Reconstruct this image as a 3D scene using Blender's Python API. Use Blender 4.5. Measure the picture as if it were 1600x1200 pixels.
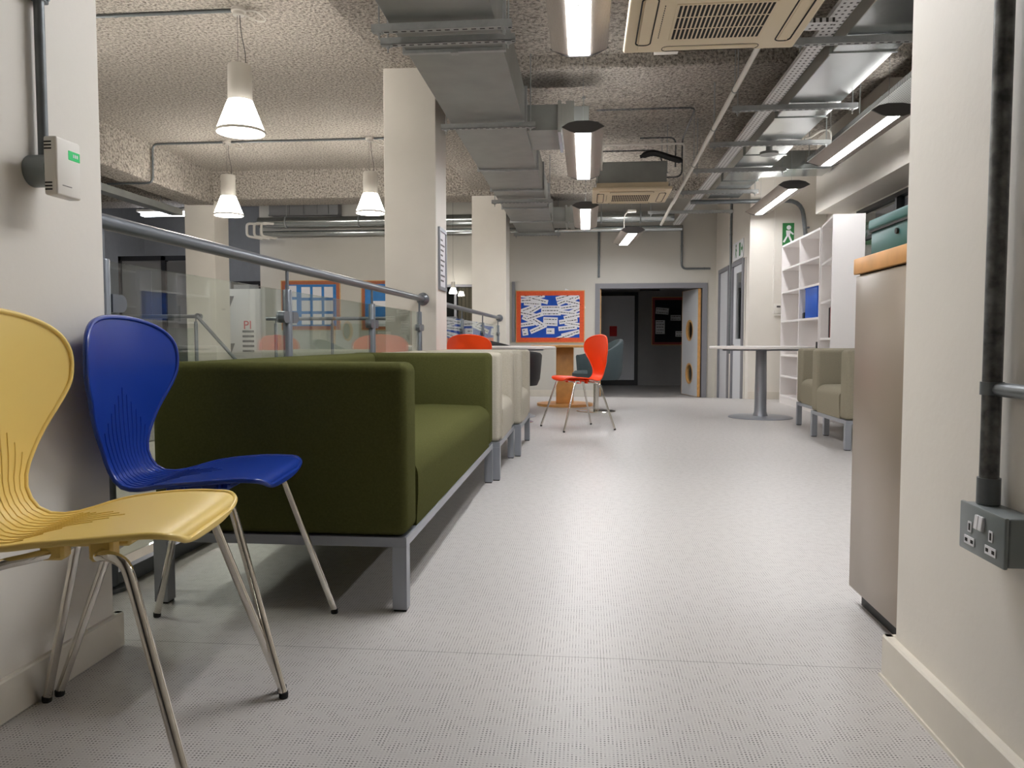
import bpy, bmesh, math, random
from mathutils import Vector, Matrix

for o in list(bpy.data.objects):
    bpy.data.objects.remove(o)
SC = bpy.context.scene
COL = SC.collection
PI = math.pi
random.seed(7)

# ------------------------------------------------------------------ camera, world, exposure
FOC, VX, VY, CAM_H = 1210.0, 915.0, 534.0, 0.78
pitch = math.atan((600 - VY) / FOC)
yaw = math.atan((VX - 800) / FOC * math.cos(pitch))
cam = bpy.data.cameras.new('camera')
cam.sensor_fit = 'HORIZONTAL'
cam.sensor_width = 36.0
cam.lens = 36.0 * FOC / 1600.0
cam.clip_start = 0.02
cam.clip_end = 100
cam_ob = bpy.data.objects.new('camera', cam)
COL.objects.link(cam_ob)
cam_ob.location = (0, 0, CAM_H)
cam_ob.rotation_euler = (PI / 2 - pitch, 0, yaw)
SC.camera = cam_ob

world = bpy.data.worlds.new('night')
world.use_nodes = True
world.node_tree.nodes['Background'].inputs[0].default_value = (0.01, 0.012, 0.018, 1)
world.node_tree.nodes['Background'].inputs[1].default_value = 1.0
SC.world = world
SC.view_settings.view_transform = 'Standard'
SC.view_settings.look = 'None'
SC.view_settings.gamma = 1
SC.view_settings.use_curve_mapping = False
SC.view_settings.exposure = 1.02
LIN_S, LIN_UP, PEN_S, PEN_B = 24.0, 11.0, 27.0, 27.0      # radiance of the lamps' own diffusers
SC.cycles.use_denoising = True
SC.cycles.max_bounces = 8
SC.cycles.diffuse_bounces = 5
SC.cycles.transparent_max_bounces = 16
SC.cycles.caustics_reflective = False
SC.cycles.caustics_refractive = False
SC.cycles.sample_clamp_indirect = 6.0


# ------------------------------------------------------------------ materials
def lin(c):
    return tuple((v / 12.92 if v <= 0.04045 else ((v + 0.055) / 1.055) ** 2.4) for v in (x / 255 for x in c))


def nmat(name):
    m = bpy.data.materials.new(name)
    m.use_nodes = True
    return m, m.node_tree.nodes, m.node_tree.links, m.node_tree.nodes['Principled BSDF']


def mat(name, rgb, rough=0.5, metal=0.0, bump=0.0, bscale=200, var=0.0, vscale=8, spec=0.5, coat=0.0, aniso=None):
    m, N, L, P = nmat(name)
    c = lin(rgb)
    P.inputs['Base Color'].default_value = (*c, 1)
    P.inputs['Roughness'].default_value = rough
    P.inputs['Metallic'].default_value = metal
    P.inputs['Specular IOR Level'].default_value = spec
    P.inputs['Coat Weight'].default_value = coat
    tc = N.new('ShaderNodeTexCoord')
    if var > 0:
        n = N.new('ShaderNodeTexNoise')
        n.inputs['Scale'].default_value = vscale
        n.inputs['Detail'].default_value = 6
        L.new(tc.outputs['Object'], n.inputs['Vector'])
        r = N.new('ShaderNodeValToRGB')
        r.color_ramp.elements[0].position = 0.3
        r.color_ramp.elements[1].position = 0.7
        r.color_ramp.elements[0].color = (*[max(0, x * (1 - var)) for x in c], 1)
        r.color_ramp.elements[1].color = (*[min(1, x * (1 + var)) for x in c], 1)
        L.new(n.outputs['Fac'], r.inputs['Fac'])
        L.new(r.outputs['Color'], P.inputs['Base Color'])
    if bump > 0:
        n2 = N.new('ShaderNodeTexNoise')
        n2.inputs['Scale'].default_value = bscale
        n2.inputs['Detail'].default_value = 4
        if aniso:
            mp = N.new('ShaderNodeMapping')
            mp.inputs['Scale'].default_value = aniso
            L.new(tc.outputs['Object'], mp.inputs['Vector'])
            L.new(mp.outputs['Vector'], n2.inputs['Vector'])
        else:
            L.new(tc.outputs['Object'], n2.inputs['Vector'])
        b = N.new('ShaderNodeBump')
        b.inputs['Strength'].default_value = bump
        b.inputs['Distance'].default_value = 0.004
        L.new(n2.outputs['Fac'], b.inputs['Height'])
        L.new(b.outputs['Normal'], P.inputs['Normal'])
    return m


def emis(name, rgb, s):
    m, N, L, P = nmat(name)
    P.inputs['Base Color'].default_value = (0.8, 0.8, 0.78, 1)
    P.inputs['Emission Color'].default_value = (*lin(rgb), 1)
    P.inputs['Emission Strength'].default_value = s
    return m


def floor_mat():
    m, N, L, P = nmat('dotted_vinyl')
    tc = N.new('ShaderNodeTexCoord')
    sep = N.new('ShaderNodeSeparateXYZ')
    L.new(tc.outputs['Object'], sep.inputs[0])

    def math_(op, a, b=None):
        n = N.new('ShaderNodeMath')
        n.operation = op
        for i, v in enumerate((a, b)):
            if v is None:
                continue
            if isinstance(v, (int, float)):
                n.inputs[i].default_value = v
            else:
                L.new(v, n.inputs[i])
        return n.outputs[0]
    k = 2 * PI / 0.0078
    sx = math_('SINE', math_('MULTIPLY', sep.outputs[0], k))
    sy = math_('SINE', math_('MULTIPLY', sep.outputs[1], k))
    dot = math_('GREATER_THAN', math_('ADD', sx, sy), 0.75)
    n1 = N.new('ShaderNodeTexNoise')
    n1.inputs['Scale'].default_value = 34
    n1.inputs['Detail'].default_value = 5
    L.new(tc.outputs['Object'], n1.inputs['Vector'])
    n2 = N.new('ShaderNodeTexNoise')
    n2.inputs['Scale'].default_value = 2.2
    n2.inputs['Detail'].default_value = 3
    L.new(tc.outputs['Object'], n2.inputs['Vector'])
    f = math_('MULTIPLY', dot, math_('MINIMUM', math_('MAXIMUM', math_('MULTIPLY', math_('SUBTRACT', n1.outputs['Fac'], 0.38), 4.6), 0.12), 1.0))
    mix = N.new('ShaderNodeMix')
    mix.data_type = 'RGBA'
    L.new(f, mix.inputs['Factor'])
    mix.inputs[6].default_value = (*lin((194, 190, 187)), 1)
    mix.inputs[7].default_value = (*lin((98, 95, 93)), 1)
    ramp = N.new('ShaderNodeValToRGB')
    ramp.color_ramp.elements[0].position = 0.32
    ramp.color_ramp.elements[0].color = (0.86, 0.86, 0.86, 1)
    ramp.color_ramp.elements[1].position = 0.62
    ramp.color_ramp.elements[1].color = (1, 1, 1, 1)
    L.new(n1.outputs['Fac'], ramp.inputs['Fac'])
    mul = N.new('ShaderNodeMix')
    mul.data_type = 'RGBA'
    mul.blend_type = 'MULTIPLY'
    mul.inputs['Factor'].default_value = 1
    L.new(mix.outputs[2], mul.inputs[6])
    L.new(ramp.outputs['Color'], mul.inputs[7])
    # welded sheet seams
    ys = math_('LESS_THAN', math_('ABSOLUTE', math_('SUBTRACT', sep.outputs[1], 1.885)), 0.0022)
    ys2 = math_('LESS_THAN', math_('ABSOLUTE', math_('SUBTRACT', sep.outputs[1], 5.2)), 0.0022)
    seam = math_('MAXIMUM', ys, ys2)
    mul2 = N.new('ShaderNodeMix')
    mul2.data_type = 'RGBA'
    L.new(math_('MULTIPLY', seam, 0.45), mul2.inputs['Factor'])
    L.new(mul.outputs[2], mul2.inputs[6])
    mul2.inputs[7].default_value = (0.15, 0.14, 0.13, 1)
    L.new(mul2.outputs[2], P.inputs['Base Color'])
    rr = N.new('ShaderNodeMapRange')
    rr.inputs['To Min'].default_value = 0.3
    rr.inputs['To Max'].default_value = 0.46
    L.new(n1.outputs['Fac'], rr.inputs['Value'])
    L.new(rr.outputs[0], P.inputs['Roughness'])
    P.inputs['Specular IOR Level'].default_value = 0.5
    b = N.new('ShaderNodeBump')
    b.inputs['Strength'].default_value = 0.12
    b.inputs['Distance'].default_value = 0.002
    L.new(dot, b.inputs['Height'])
    L.new(b.outputs['Normal'], P.inputs['Normal'])
    return m


def spray_mat():
    m, N, L, P = nmat('sprayed_ceiling')
    tc = N.new('ShaderNodeTexCoord')
    n1 = N.new('ShaderNodeTexNoise')
    n1.inputs['Scale'].default_value = 38
    n1.inputs['Detail'].default_value = 7
    n1.inputs['Roughness'].default_value = 0.7
    n2 = N.new('ShaderNodeTexNoise')
    n2.inputs['Scale'].default_value = 1.3
    n2.inputs['Detail'].default_value = 3
    v = N.new('ShaderNodeTexVoronoi')
    v.inputs['Scale'].default_value = 30
    for n in (n1, n2, v):
        L.new(tc.outputs['Object'], n.inputs['Vector'])
    r = N.new('ShaderNodeValToRGB')
    r.color_ramp.elements[0].position = 0.36
    r.color_ramp.elements[0].color = (*lin((124, 116, 106)), 1)
    r.color_ramp.elements[1].position = 0.56
    r.color_ramp.elements[1].color = (*lin((220, 212, 201)), 1)
    L.new(n1.outputs['Fac'], r.inputs['Fac'])
    L.new(r.outputs['Color'], P.inputs['Base Color'])
    P.inputs['Roughness'].default_value = 0.95
    P.inputs['Specular IOR Level'].default_value = 0.1
    ad = N.new('ShaderNodeMath')
    ad.operation = 'ADD'
    L.new(n1.outputs['Fac'], ad.inputs[0])
    mm = N.new('ShaderNodeMath')
    mm.operation = 'MULTIPLY'
    mm.inputs[1].default_value = 0.6
    L.new(v.outputs['Distance'], mm.inputs[0])
    L.new(mm.outputs[0], ad.inputs[1])
    b = N.new('ShaderNodeBump')
    b.inputs['Strength'].default_value = 1.0
    b.inputs['Distance'].default_value = 0.05
    L.new(ad.outputs[0], b.inputs['Height'])
    L.new(b.outputs['Normal'], P.inputs['Normal'])
    return m


def glass_mat(name, tint, ior=1.5):
    m = bpy.data.materials.new(name)
    m.use_nodes = True
    N, L = m.node_tree.nodes, m.node_tree.links
    N.clear()
    out = N.new('ShaderNodeOutputMaterial')
    tr = N.new('ShaderNodeBsdfTransparent')
    tr.inputs[0].default_value = (*tint, 1)
    gl = N.new('ShaderNodeBsdfGlossy')
    gl.inputs['Roughness'].default_value = 0.0
    gl.inputs[0].default_value = (0.95, 0.95, 0.95, 1)
    geo = N.new('ShaderNodeNewGeometry')
    k = N.new('ShaderNodeMath')
    k.operation = 'MULTIPLY_ADD'
    L.new(geo.outputs['Backfacing'], k.inputs[0])
    k.inputs[1].default_value = 1 / ior - ior
    k.inputs[2].default_value = ior
    fr = N.new('ShaderNodeFresnel')
    L.new(k.outputs[0], fr.inputs['IOR'])
    mx = N.new('ShaderNodeMixShader')
    L.new(fr.outputs[0], mx.inputs[0])
    L.new(tr.outputs[0], mx.inputs[1])
    L.new(gl.outputs[0], mx.inputs[2])
    L.new(mx.outputs[0], out.inputs[0])
    return m


def perf_mat(name, rgb, pitch=0.025, rough=0.4):
    """galvanised sheet punched with rows of dark slots"""
    m, N, L, P = nmat(name)
    tc = N.new('ShaderNodeTexCoord')
    sep = N.new('ShaderNodeSeparateXYZ')
    L.new(tc.outputs['Object'], sep.inputs[0])
    outs = []
    for i, p in ((0, pitch), (1, pitch * 1.4)):
        a = N.new('ShaderNodeMath')
        a.operation = 'MULTIPLY'
        a.inputs[1].default_value = 2 * PI / p
        L.new(sep.outputs[i], a.inputs[0])
        s = N.new('ShaderNodeMath')
        s.operation = 'SINE'
        L.new(a.outputs[0], s.inputs[0])
        outs.append(s.outputs[0])
    mn = N.new('ShaderNodeMath')
    mn.operation = 'MINIMUM'
    L.new(outs[0], mn.inputs[0])
    L.new(outs[1], mn.inputs[1])
    g = N.new('ShaderNodeMath')
    g.operation = 'GREATER_THAN'
    g.inputs[1].default_value = 0.3
    L.new(mn.outputs[0], g.inputs[0])
    mx = N.new('ShaderNodeMix')
    mx.data_type = 'RGBA'
    L.new(g.outputs[0], mx.inputs['Factor'])
    mx.inputs[6].default_value = (*lin(rgb), 1)
    mx.inputs[7].default_value = (0.03, 0.028, 0.025, 1)
    L.new(mx.outputs[2], P.inputs['Base Color'])
    P.inputs['Roughness'].default_value = rough
    P.inputs['Metallic'].default_value = 0.05
    return m


M = {}
M['floor'] = floor_mat()
M['spray'] = spray_mat()
M['wall'] = mat('painted_wall', (223, 218, 209), 0.6, bump=0.12, bscale=45, var=0.025, vscale=3)
M['wall_far'] = mat('dimmed_far_wall', (200, 197, 189), 0.6, bump=0.12, bscale=45, var=0.02, vscale=2)  # paint darkened to stand in for weaker light at the far end
M['wall_dark'] = mat('grey_painted_wall', (138, 138, 138), 0.7, var=0.05)
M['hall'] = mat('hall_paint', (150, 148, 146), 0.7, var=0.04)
M['base'] = mat('skirting_gloss', (214, 208, 196), 0.35, bump=0.1, bscale=20, var=0.05, vscale=6)
M['galv'] = mat('galvanised_duct', (150, 153, 150), 0.42, metal=0.55, var=0.08, vscale=5)
M['galv_bright'] = mat('bright_galvanised_duct', (196, 202, 202), 0.2, metal=0.92, bump=0.12, bscale=6, var=0.06, vscale=3)
M['strut'] = mat('galvanised_strut', (168, 171, 171), 0.45, metal=0.3, var=0.1, vscale=20)
M['conduit'] = mat('grey_conduit', (112, 117, 120), 0.4, metal=0.4, var=0.1, vscale=30)
M['conduit_worn'] = mat('worn_steel_conduit', (98, 99, 99), 0.4, metal=0.55, var=0.55, vscale=45)
M['railing'] = mat('grey_railing_paint', (108, 113, 120), 0.32, metal=0.35)
M['chrome'] = mat('chrome', (222, 218, 210), 0.1, metal=1.0)
M['rubber'] = mat('black_rubber', (22, 22, 23), 0.7)
M['yellow'] = mat('yellow_plastic', (232, 202, 116), 0.38, bump=0.05, bscale=900)
M['blue'] = mat('blue_plastic', (24, 56, 146), 0.3, bump=0.05, bscale=900)
M['orange'] = mat('orange_plastic', (252, 74, 10), 0.35)
M['olive'] = mat('olive_wool', (78, 79, 46), 0.95, bump=0.35, bscale=700, var=0.1, vscale=150, spec=0.02)
M['beige'] = mat('beige_wool', (176, 170, 156), 0.95, bump=0.35, bscale=700, var=0.06, vscale=120, spec=0.1)
M['taupe'] = mat('taupe_wool', (140, 133, 116), 0.95, bump=0.35, bscale=700, var=0.06, vscale=120, spec=0.1)
M['silver'] = mat('silver_paint', (152, 156, 163), 0.35, metal=0.45)
M['white'] = mat('white_laminate', (232, 228, 224), 0.4)
M['shelf'] = mat('white_melamine', (236, 232, 230), 0.45)
M['offwhite'] = mat('offwhite_plastic', (226, 222, 214), 0.45)
M['cream'] = mat('cream_plastic', (224, 208, 178), 0.5)
M['wood'] = mat('beech_veneer', (205, 150, 88), 0.4, bump=0.05, bscale=30, var=0.16, vscale=9, aniso=(8, 1, 1))
M['pine'] = mat('pine_lipping', (214, 164, 100), 0.45, var=0.12, vscale=20)
M['cab'] = mat('bronze_grey_steel', (152, 139, 124), 0.3, metal=0.35, spec=0.6)
M['black'] = mat('black_plastic', (20, 20, 22), 0.5)
M['dark'] = mat('dark_recess', (26, 23, 22), 0.8)
M['teal'] = mat('teal_steel_box', (44, 98, 96), 0.35)
M['tealseat'] = mat('slate_upholstery', (66, 80, 84), 0.8, bump=0.2, bscale=500)
M['doorwhite'] = mat('pale_door', (206, 208, 212), 0.45)
M['frame'] = mat('grey_frame_paint', (128, 128, 134), 0.45)
M['boardblue'] = mat('blue_backing_paper', (18, 76, 176), 0.8, var=0.1, vscale=10)
M['boardblue2'] = mat('pale_blue_backing_paper', (60, 128, 196), 0.8, var=0.1, vscale=10)
M['border'] = mat('orange_border_paper', (224, 92, 50), 0.8, var=0.1, vscale=40)
M['borderbrown'] = mat('brown_border_wood', (170, 98, 66), 0.6, var=0.1, vscale=40)
M['paper'] = mat('white_paper', (226, 226, 230), 0.9)
M['ink'] = mat('black_ink', (24, 26, 34), 0.9)
M['red'] = mat('red_print', (206, 36, 38), 0.7)
M['maroon'] = mat('maroon_card', (150, 52, 48), 0.6)
M['boxblue'] = mat('blue_box', (14, 90, 200), 0.45)
M['green'] = mat('sign_green', (40, 120, 62), 0.5)
M['grey_panel'] = mat('grey_panel', (130, 130, 132), 0.6)
M['taupe_metal'] = perf_mat('fixture_wing_mesh', (178, 168, 158), 0.006, 0.5)
M['capgrey'] = mat('fixture_end_grey', (88, 86, 86), 0.5, metal=0.3)
M['perf'] = perf_mat('perforated_tray', (214, 214, 214), 0.036)
M['perf_dark'] = perf_mat('perforated_tray_galvanised', (150, 152, 150), 0.022)
M['socketgrey'] = mat('metalclad_grey', (128, 135, 136), 0.38, metal=0.25)
M['glass'] = glass_mat('balustrade_glass', (0.91, 0.95, 0.925))
M['pane'] = glass_mat('window_pane', (0.8, 0.82, 0.82))
M['lin'] = emis('tube_diffuser_glow', (250, 250, 252), LIN_S)
M['lin_up'] = emis('uplight_glow', (252, 249, 246), LIN_UP)
M['cone'] = emis('frosted_cone_glow', (255, 249, 240), PEN_S)
M['coneb'] = emis('cone_base_glow', (255, 249, 238), PEN_B)
M['lcd'] = emis('green_display', (6, 186, 92), 0.36)
M['lcd'].node_tree.nodes['Principled BSDF'].inputs['Base Color'].default_value = (0.01, 0.12, 0.05, 1)
M['batten'] = emis('batten_glow', (235, 240, 255), 22.0)
M['slat'] = mat('brown_blind', (128, 116, 98), 0.8)


# ------------------------------------------------------------------ mesh helpers
def catmull(pts, n=6, closed=False):
    P = [Vector(p) for p in pts]
    out = []
    m = len(P)
    rng = m if closed else m - 1
    for i in range(rng):
        p0 = P[(i - 1) % m] if closed or i > 0 else P[0]
        p1 = P[i]
        p2 = P[(i + 1) % m]
        p3 = P[(i + 2) % m] if closed or i + 2 < m else P[-1]
        for k in range(n):
            t = k / n
            out.append(0.5 * ((2 * p1) + (p2 - p0) * t + (2 * p0 - 5 * p1 + 4 * p2 - p3) * t * t + (3 * p1 - p0 - 3 * p2 + p3) * t ** 3))
    if not closed:
        out.append(P[-1])
    return out


def bend(pts, r=0.06, n=5):
    """polyline with rounded corners"""
    P = [Vector(p) for p in pts]
    out = [P[0]]
    for i in range(1, len(P) - 1):
        a, b, c = P[i - 1], P[i], P[i + 1]
        d1, d2 = (a - b), (c - b)
        rr = min(r, d1.length * 0.45, d2.length * 0.45)
        s, e = b + d1.normalized() * rr, b + d2.normalized() * rr
        for k in range(n + 1):
            t = k / n
            out.append(s * (1 - t) ** 2 + b * 2 * t * (1 - t) + e * t * t)
    out.append(P[-1])
    return out


class MB:
    def __init__(s, off=(0, 0, 0)):
        s.bm = bmesh.new()
        s.off = Vector(off)

    def _merge(s, tmp, mi=0):
        me = bpy.data.meshes.new('tmp')
        for f in tmp.faces:
            f.material_index = mi
        tmp.to_mesh(me)
        tmp.free()
        s.bm.from_mesh(me)
        bpy.data.meshes.remove(me)

    def box(s, x0, x1, y0, y1, z0, z1, bev=0.0, seg=2, mi=0, rot=None):
        t = bmesh.new()
        bmesh.ops.create_cube(t, size=1)
        c = Vector(((x0 + x1) / 2, (y0 + y1) / 2, (z0 + z1) / 2))
        S = Matrix.Diagonal((abs(x1 - x0), abs(y1 - y0), abs(z1 - z0), 1))
        bmesh.ops.transform(t, matrix=S, verts=t.verts)
        if bev > 0:
            bmesh.ops.bevel(t, geom=list(t.edges), offset=bev, segments=seg, profile=0.5, affect='EDGES')
        R = rot.to_4x4() if rot else Matrix.Identity(4)
        bmesh.ops.transform(t, matrix=Matrix.Translation(c) @ R, verts=t.verts)
        s._merge(t, mi)
        return s

    def tube(s, pts, r, n=10, closed=False, mi=0):
        P = [Vector(p) for p in pts]
        t = bmesh.new()
        m = len(P)
        tang = []
        for i in range(m):
            a = P[(i - 1) % m] if closed or i > 0 else P[i]
            b = P[(i + 1) % m] if closed or i < m - 1 else P[i]
            tang.append((b - a).normalized())
        up = Vector((0, 0, 1)) if abs(tang[0].z) < 0.9 else Vector((1, 0, 0))
        nrm = (up - tang[0] * up.dot(tang[0])).normalized()
        rings = []
        for i in range(m):
            nrm = (nrm - tang[i] * nrm.dot(tang[i]))
            nrm = nrm.normalized() if nrm.length > 1e-6 else tang[i].orthogonal().normalized()
            bi = tang[i].cross(nrm)
            rr = r[i] if isinstance(r, (list, tuple)) else r
            rings.append([t.verts.new(P[i] + (nrm * math.cos(2 * PI * k / n) + bi * math.sin(2 * PI * k / n)) * rr) for k in range(n)])
        for i in range(m if closed else m - 1):
            A, B = rings[i], rings[(i + 1) % m]
            for k in range(n):
                t.faces.new((A[k], A[(k + 1) % n], B[(k + 1) % n], B[k]))
        if not closed:
            t.faces.new(list(reversed(rings[0])))
            t.faces.new(rings[-1])
        s._merge(t, mi)
        return s

    def lathe(s, prof, c=(0, 0, 0), n=32, axis=(0, 0, 1), mi=0):
        t = bmesh.new()
        q = Vector((0, 0, 1)).rotation_difference(Vector(axis))
        C = Vector(c)
        rings = []
        for r, z in prof:
            if r < 1e-6:
                rings.append([t.verts.new(C + q @ Vector((0, 0, z)))])
            else:
                rings.append([t.verts.new(C + q @ Vector((r * math.cos(2 * PI * k / n), r * math.sin(2 * PI * k / n), z))) for k in range(n)])
        for A, B in zip(rings, rings[1:]):
            for k in range(n):
                a, b = A[k % len(A)], A[(k + 1) % len(A)]
                d, e = B[k % len(B)], B[(k + 1) % len(B)]
                vs = []
                for v in (a, b, e, d):
                    if v not in vs:
                        vs.append(v)
                if len(vs) > 2:
                    t.faces.new(vs)
        bmesh.ops.recalc_face_normals(t, faces=t.faces)
        s._merge(t, mi)
        return s

    def prism(s, poly, fn, a, b, mi=0):
        """polygon of (u, v); fn(u, v, w) gives the point; extruded from w=a to w=b"""
        t = bmesh.new()
        A = [t.verts.new(fn(u, v, a)) for u, v in poly]
        B = [t.verts.new(fn(u, v, b)) for u, v in poly]
        n = len(poly)
        for k in range(n):
            t.faces.new((A[k], A[(k + 1) % n], B[(k + 1) % n], B[k]))
        t.faces.new(list(reversed(A)))
        t.faces.new(B)
        bmesh.ops.recalc_face_normals(t, faces=t.faces)
        s._merge(t, mi)
        return s

    def build(s, name, mats, parent=None, smooth=40):
        if not isinstance(mats, (list, tuple)):
            mats = [mats]
        if s.off.length > 0:
            bmesh.ops.translate(s.bm, vec=-s.off, verts=s.bm.verts)
        me = bpy.data.meshes.new(name)
        s.bm.to_mesh(me)
        s.bm.free()
        for m in mats:
            me.materials.append(M[m] if isinstance(m, str) else m)
        if smooth:
            me.polygons.foreach_set('use_smooth', [True] * len(me.polygons))
            me.set_sharp_from_angle(angle=math.radians(smooth))
        o = bpy.data.objects.new(name, me)
        COL.objects.link(o)
        if parent:
            o.parent = parent
        return o


def frame4(b, fn, u0, u1, v0, v1, w, bottom=True):
    """four butt-jointed bars of width w round a rectangle; fn(u0, u1, v0, v1) adds one bar"""
    fn(u0, u0 + w, v0, v1)
    fn(u1 - w, u1, v0, v1)
    fn(u0 + w, u1 - w, v1 - w, v1)
    if bottom:
        fn(u0 + w, u1 - w, v0, v0 + w)


def tag(o, label, cat, group=None, kind=None):
    o['label'] = label
    o['category'] = cat
    if group:
        o['group'] = group
    if kind:
        o['kind'] = kind
    return o


def thing(name, label, cat, loc=(0, 0, 0), rz=0.0, group=None):
    o = bpy.data.objects.new(name, None)
    o.empty_display_size = 0.1
    COL.objects.link(o)
    o.location = loc
    o.rotation_euler = (0, 0, rz)
    return tag(o, label, cat, group)


def struct(name, mb, m, label=None, cat=None, smooth=40):
    o = mb.build(name, m, None, smooth)
    o['kind'] = 'structure'
    if label:
        o['label'] = label
        o['category'] = cat
    return o


def copy_tree(o, parent=None):
    c = o.copy()
    COL.objects.link(c)
    if parent:
        c.parent = parent
    for ch in list(o.children):
        copy_tree(ch, c)
    return c


def place(proto, loc, rz, label, group=None):
    c = copy_tree(proto)
    c.location = loc
    c.rotation_euler = (0, 0, rz)
    c['label'] = label
    if group:
        c['group'] = group
    return c


def lettering(text, size, m, parent, loc, rot, depth=0.001, name='lettering'):
    cu = bpy.data.curves.new(name, 'FONT')
    cu.body = text
    cu.size = size
    cu.extrude = depth
    cu.align_x = 'CENTER'
    cu.align_y = 'CENTER'
    cu.materials.append(M[m])
    tmp = bpy.data.objects.new(name + '_curve', cu)
    COL.objects.link(tmp)
    bpy.context.view_layer.update()
    me = bpy.data.meshes.new_from_object(tmp.evaluated_get(bpy.context.evaluated_depsgraph_get()))
    bpy.data.objects.remove(tmp)
    o = bpy.data.objects.new(name, me)
    COL.objects.link(o)
    o.parent = parent
    o.location = loc
    o.rotation_euler = rot
    return o


# ================================================================== SETTING
FARY, FZ = 13.5, -0.175
# floor with the open stair well cut out on the left
fb = MB()
fb.box(-1.56, 3.3, -7.0, 10.8, -0.25, 0)
fb.box(-9.0, -4.5, -7.0, 10.8, -0.25, 0)
fb.box(-4.5, -1.56, -7.0, 1.2, -0.25, 0)
fb.box(-4.5, -1.56, 10.4, 10.8, -0.25, 0)
fb.prism([(10.8, 0), (FARY, FZ), (18.2, FZ), (18.2, -0.45), (10.8, -0.25)], lambda u, v, w: (w, u, v), -9.0, 3.3)
struct('floor', fb, 'floor', smooth=0)
wb = MB()
wb.box(-4.6, -1.46, 1.1, 10.5, -2.9, -2.8)
struct('floor_below', wb, 'floor', smooth=0)
wb = MB()
wb.box(-1.56, -1.46, 1.1, 10.5, -2.8, -0.26)
wb.box(-4.6, -4.5, 1.1, 10.5, -2.8, -0.26)
wb.box(-4.5, -1.56, 10.4, 10.5, -2.8, -0.26)
wb.box(-4.5, -1.56, 1.1, 1.2, -2.8, -0.26)
struct('wall_stairwell', wb, 'wall', smooth=0)
# ceiling: two slab levels and downstand beams, all sprayed
cb = MB()
cb.box(-9.1, -1.5, -7.0, 18.2, 3.5, 3.7)
cb.box(-1.6, 3.4, -7.0, 18.2, 3.25, 3.45)
cb.box(-1.79, -1.26, -3.0, 13.5, 3.13, 3.6, 0.02, 2)
cb.box(-1.3, 3.4, 6.84, 7.34, 3.13, 3.4, 0.02, 2)
cb.box(-9.1, 3.4, 12.05, 12.65, 3.05, 3.6, 0.02, 2)
cb.box(-6.42, -5.96, -3.0, 12.1, 2.98, 3.6, 0.02, 2)
struct('ceiling', cb, 'spray', smooth=0)
# walls
b = MB()
b.box(-5.82, 0.16, FARY, FARY + 0.2, -0.5, 0.9)
b.box(-5.82, -2.75, FARY, FARY + 0.2, 0.9, 1.78)
b.box(-1.42, 0.16, FARY, FARY + 0.2, 0.9, 1.78)
b.box(-5.82, 2.3, FARY, FARY + 0.2, 1.78, 3.6)
b.box(2.06, 2.3, FARY, FARY + 0.2, -0.5, 1.78)
struct('wall_far', b, 'wall_far', smooth=0)
b = MB()
b.box(-9.1, -5.7, 15.2, 15.4, -0.5, 3.6)
b.box(-5.82, -5.7, 13.7, 15.2, -0.5, 3.6)
struct('wall_recess', b, 'wall_dark', smooth=0)
b = MB()
b.box(-9.2, -9.0, -7.0, 15.4, -0.5, 3.6)
struct('wall_left', b, 'wall_dark', smooth=0)
b = MB()
b.box(-9.1, 3.4, -7.2, -7.0, -0.3, 3.6)
struct('wall_back', b, 'wall_dark', smooth=0)
b = MB()
b.box(-1.75, -1.19, -3.0, 1.83, 0, 3.52, 0.004, 1)
struct('wall_near_left', b, 'wall', smooth=0)
b = MB()
b.box(0.712, 1.45, -3.0, 1.82, 0, 3.3, 0.004, 1)
struct('wall_near_right', b, 'wall', smooth=0)
# right wall with a strip of windows over the bulkhead alcove
b = MB()
b.box(3.2, 3.4, -3.0, 10.8, -0.2, 0.95)
b.box(3.2, 3.4, -3.0, 10.8, 2.31, 3.4)
b.box(3.2, 3.4, 9.6, 10.8, 0.95, 2.31)
b.box(3.2, 3.4, -3.0, 2.4, 0.95, 2.31)
b.box(2.8, 3.2, -3.0, 9.9, 2.34, 3.3)
struct('wall_right', b, 'wall', smooth=0)
b = MB()
b.box(2.2, 3.4, 10.8, 11.0, -0.2, 3.4)
b.box(2.2, 2.4, 11.0, 13.5, 1.95, 3.4)
b.box(2.2, 2.4, 11.05, 11.12, -0.3, 1.95)
b.box(2.2, 2.4, 11.95, 12.2, -0.3, 1.95)
b.box(2.2, 2.4, 13.1, 13.5, -0.3, 1.95)
struct('wall_right_end', b, 'wall', smooth=0)
# windows in the right wall
b = MB()
for z in (0.95, 2.27):
    b.box(3.18, 3.26, 2.4, 9.6, z, z + 0.045)
for y in (2.4, 3.6, 4.8, 6.0, 7.2, 8.4, 9.555):
    b.box(3.18, 3.26, y, y + 0.045, 0.95, 2.31)
b.box(3.2, 3.25, 2.4, 9.6, 1.95, 1.99)
w = struct('window_1', b, 'black', smooth=0)
MB().box(3.22, 3.228, 2.42, 9.58, 0.97, 2.29).build('pane', 'pane', w, 0)
b = MB()
b.box(5.2, 5.3, -1, 12, -0.3, 3.4)
b.box(3.4, 5.2, -1, 12, -0.3, -0.2)
b.box(3.4, 5.2, -1, 12, 3.3, 3.4)
struct('wall_office', b, 'hall', smooth=0)
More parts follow.
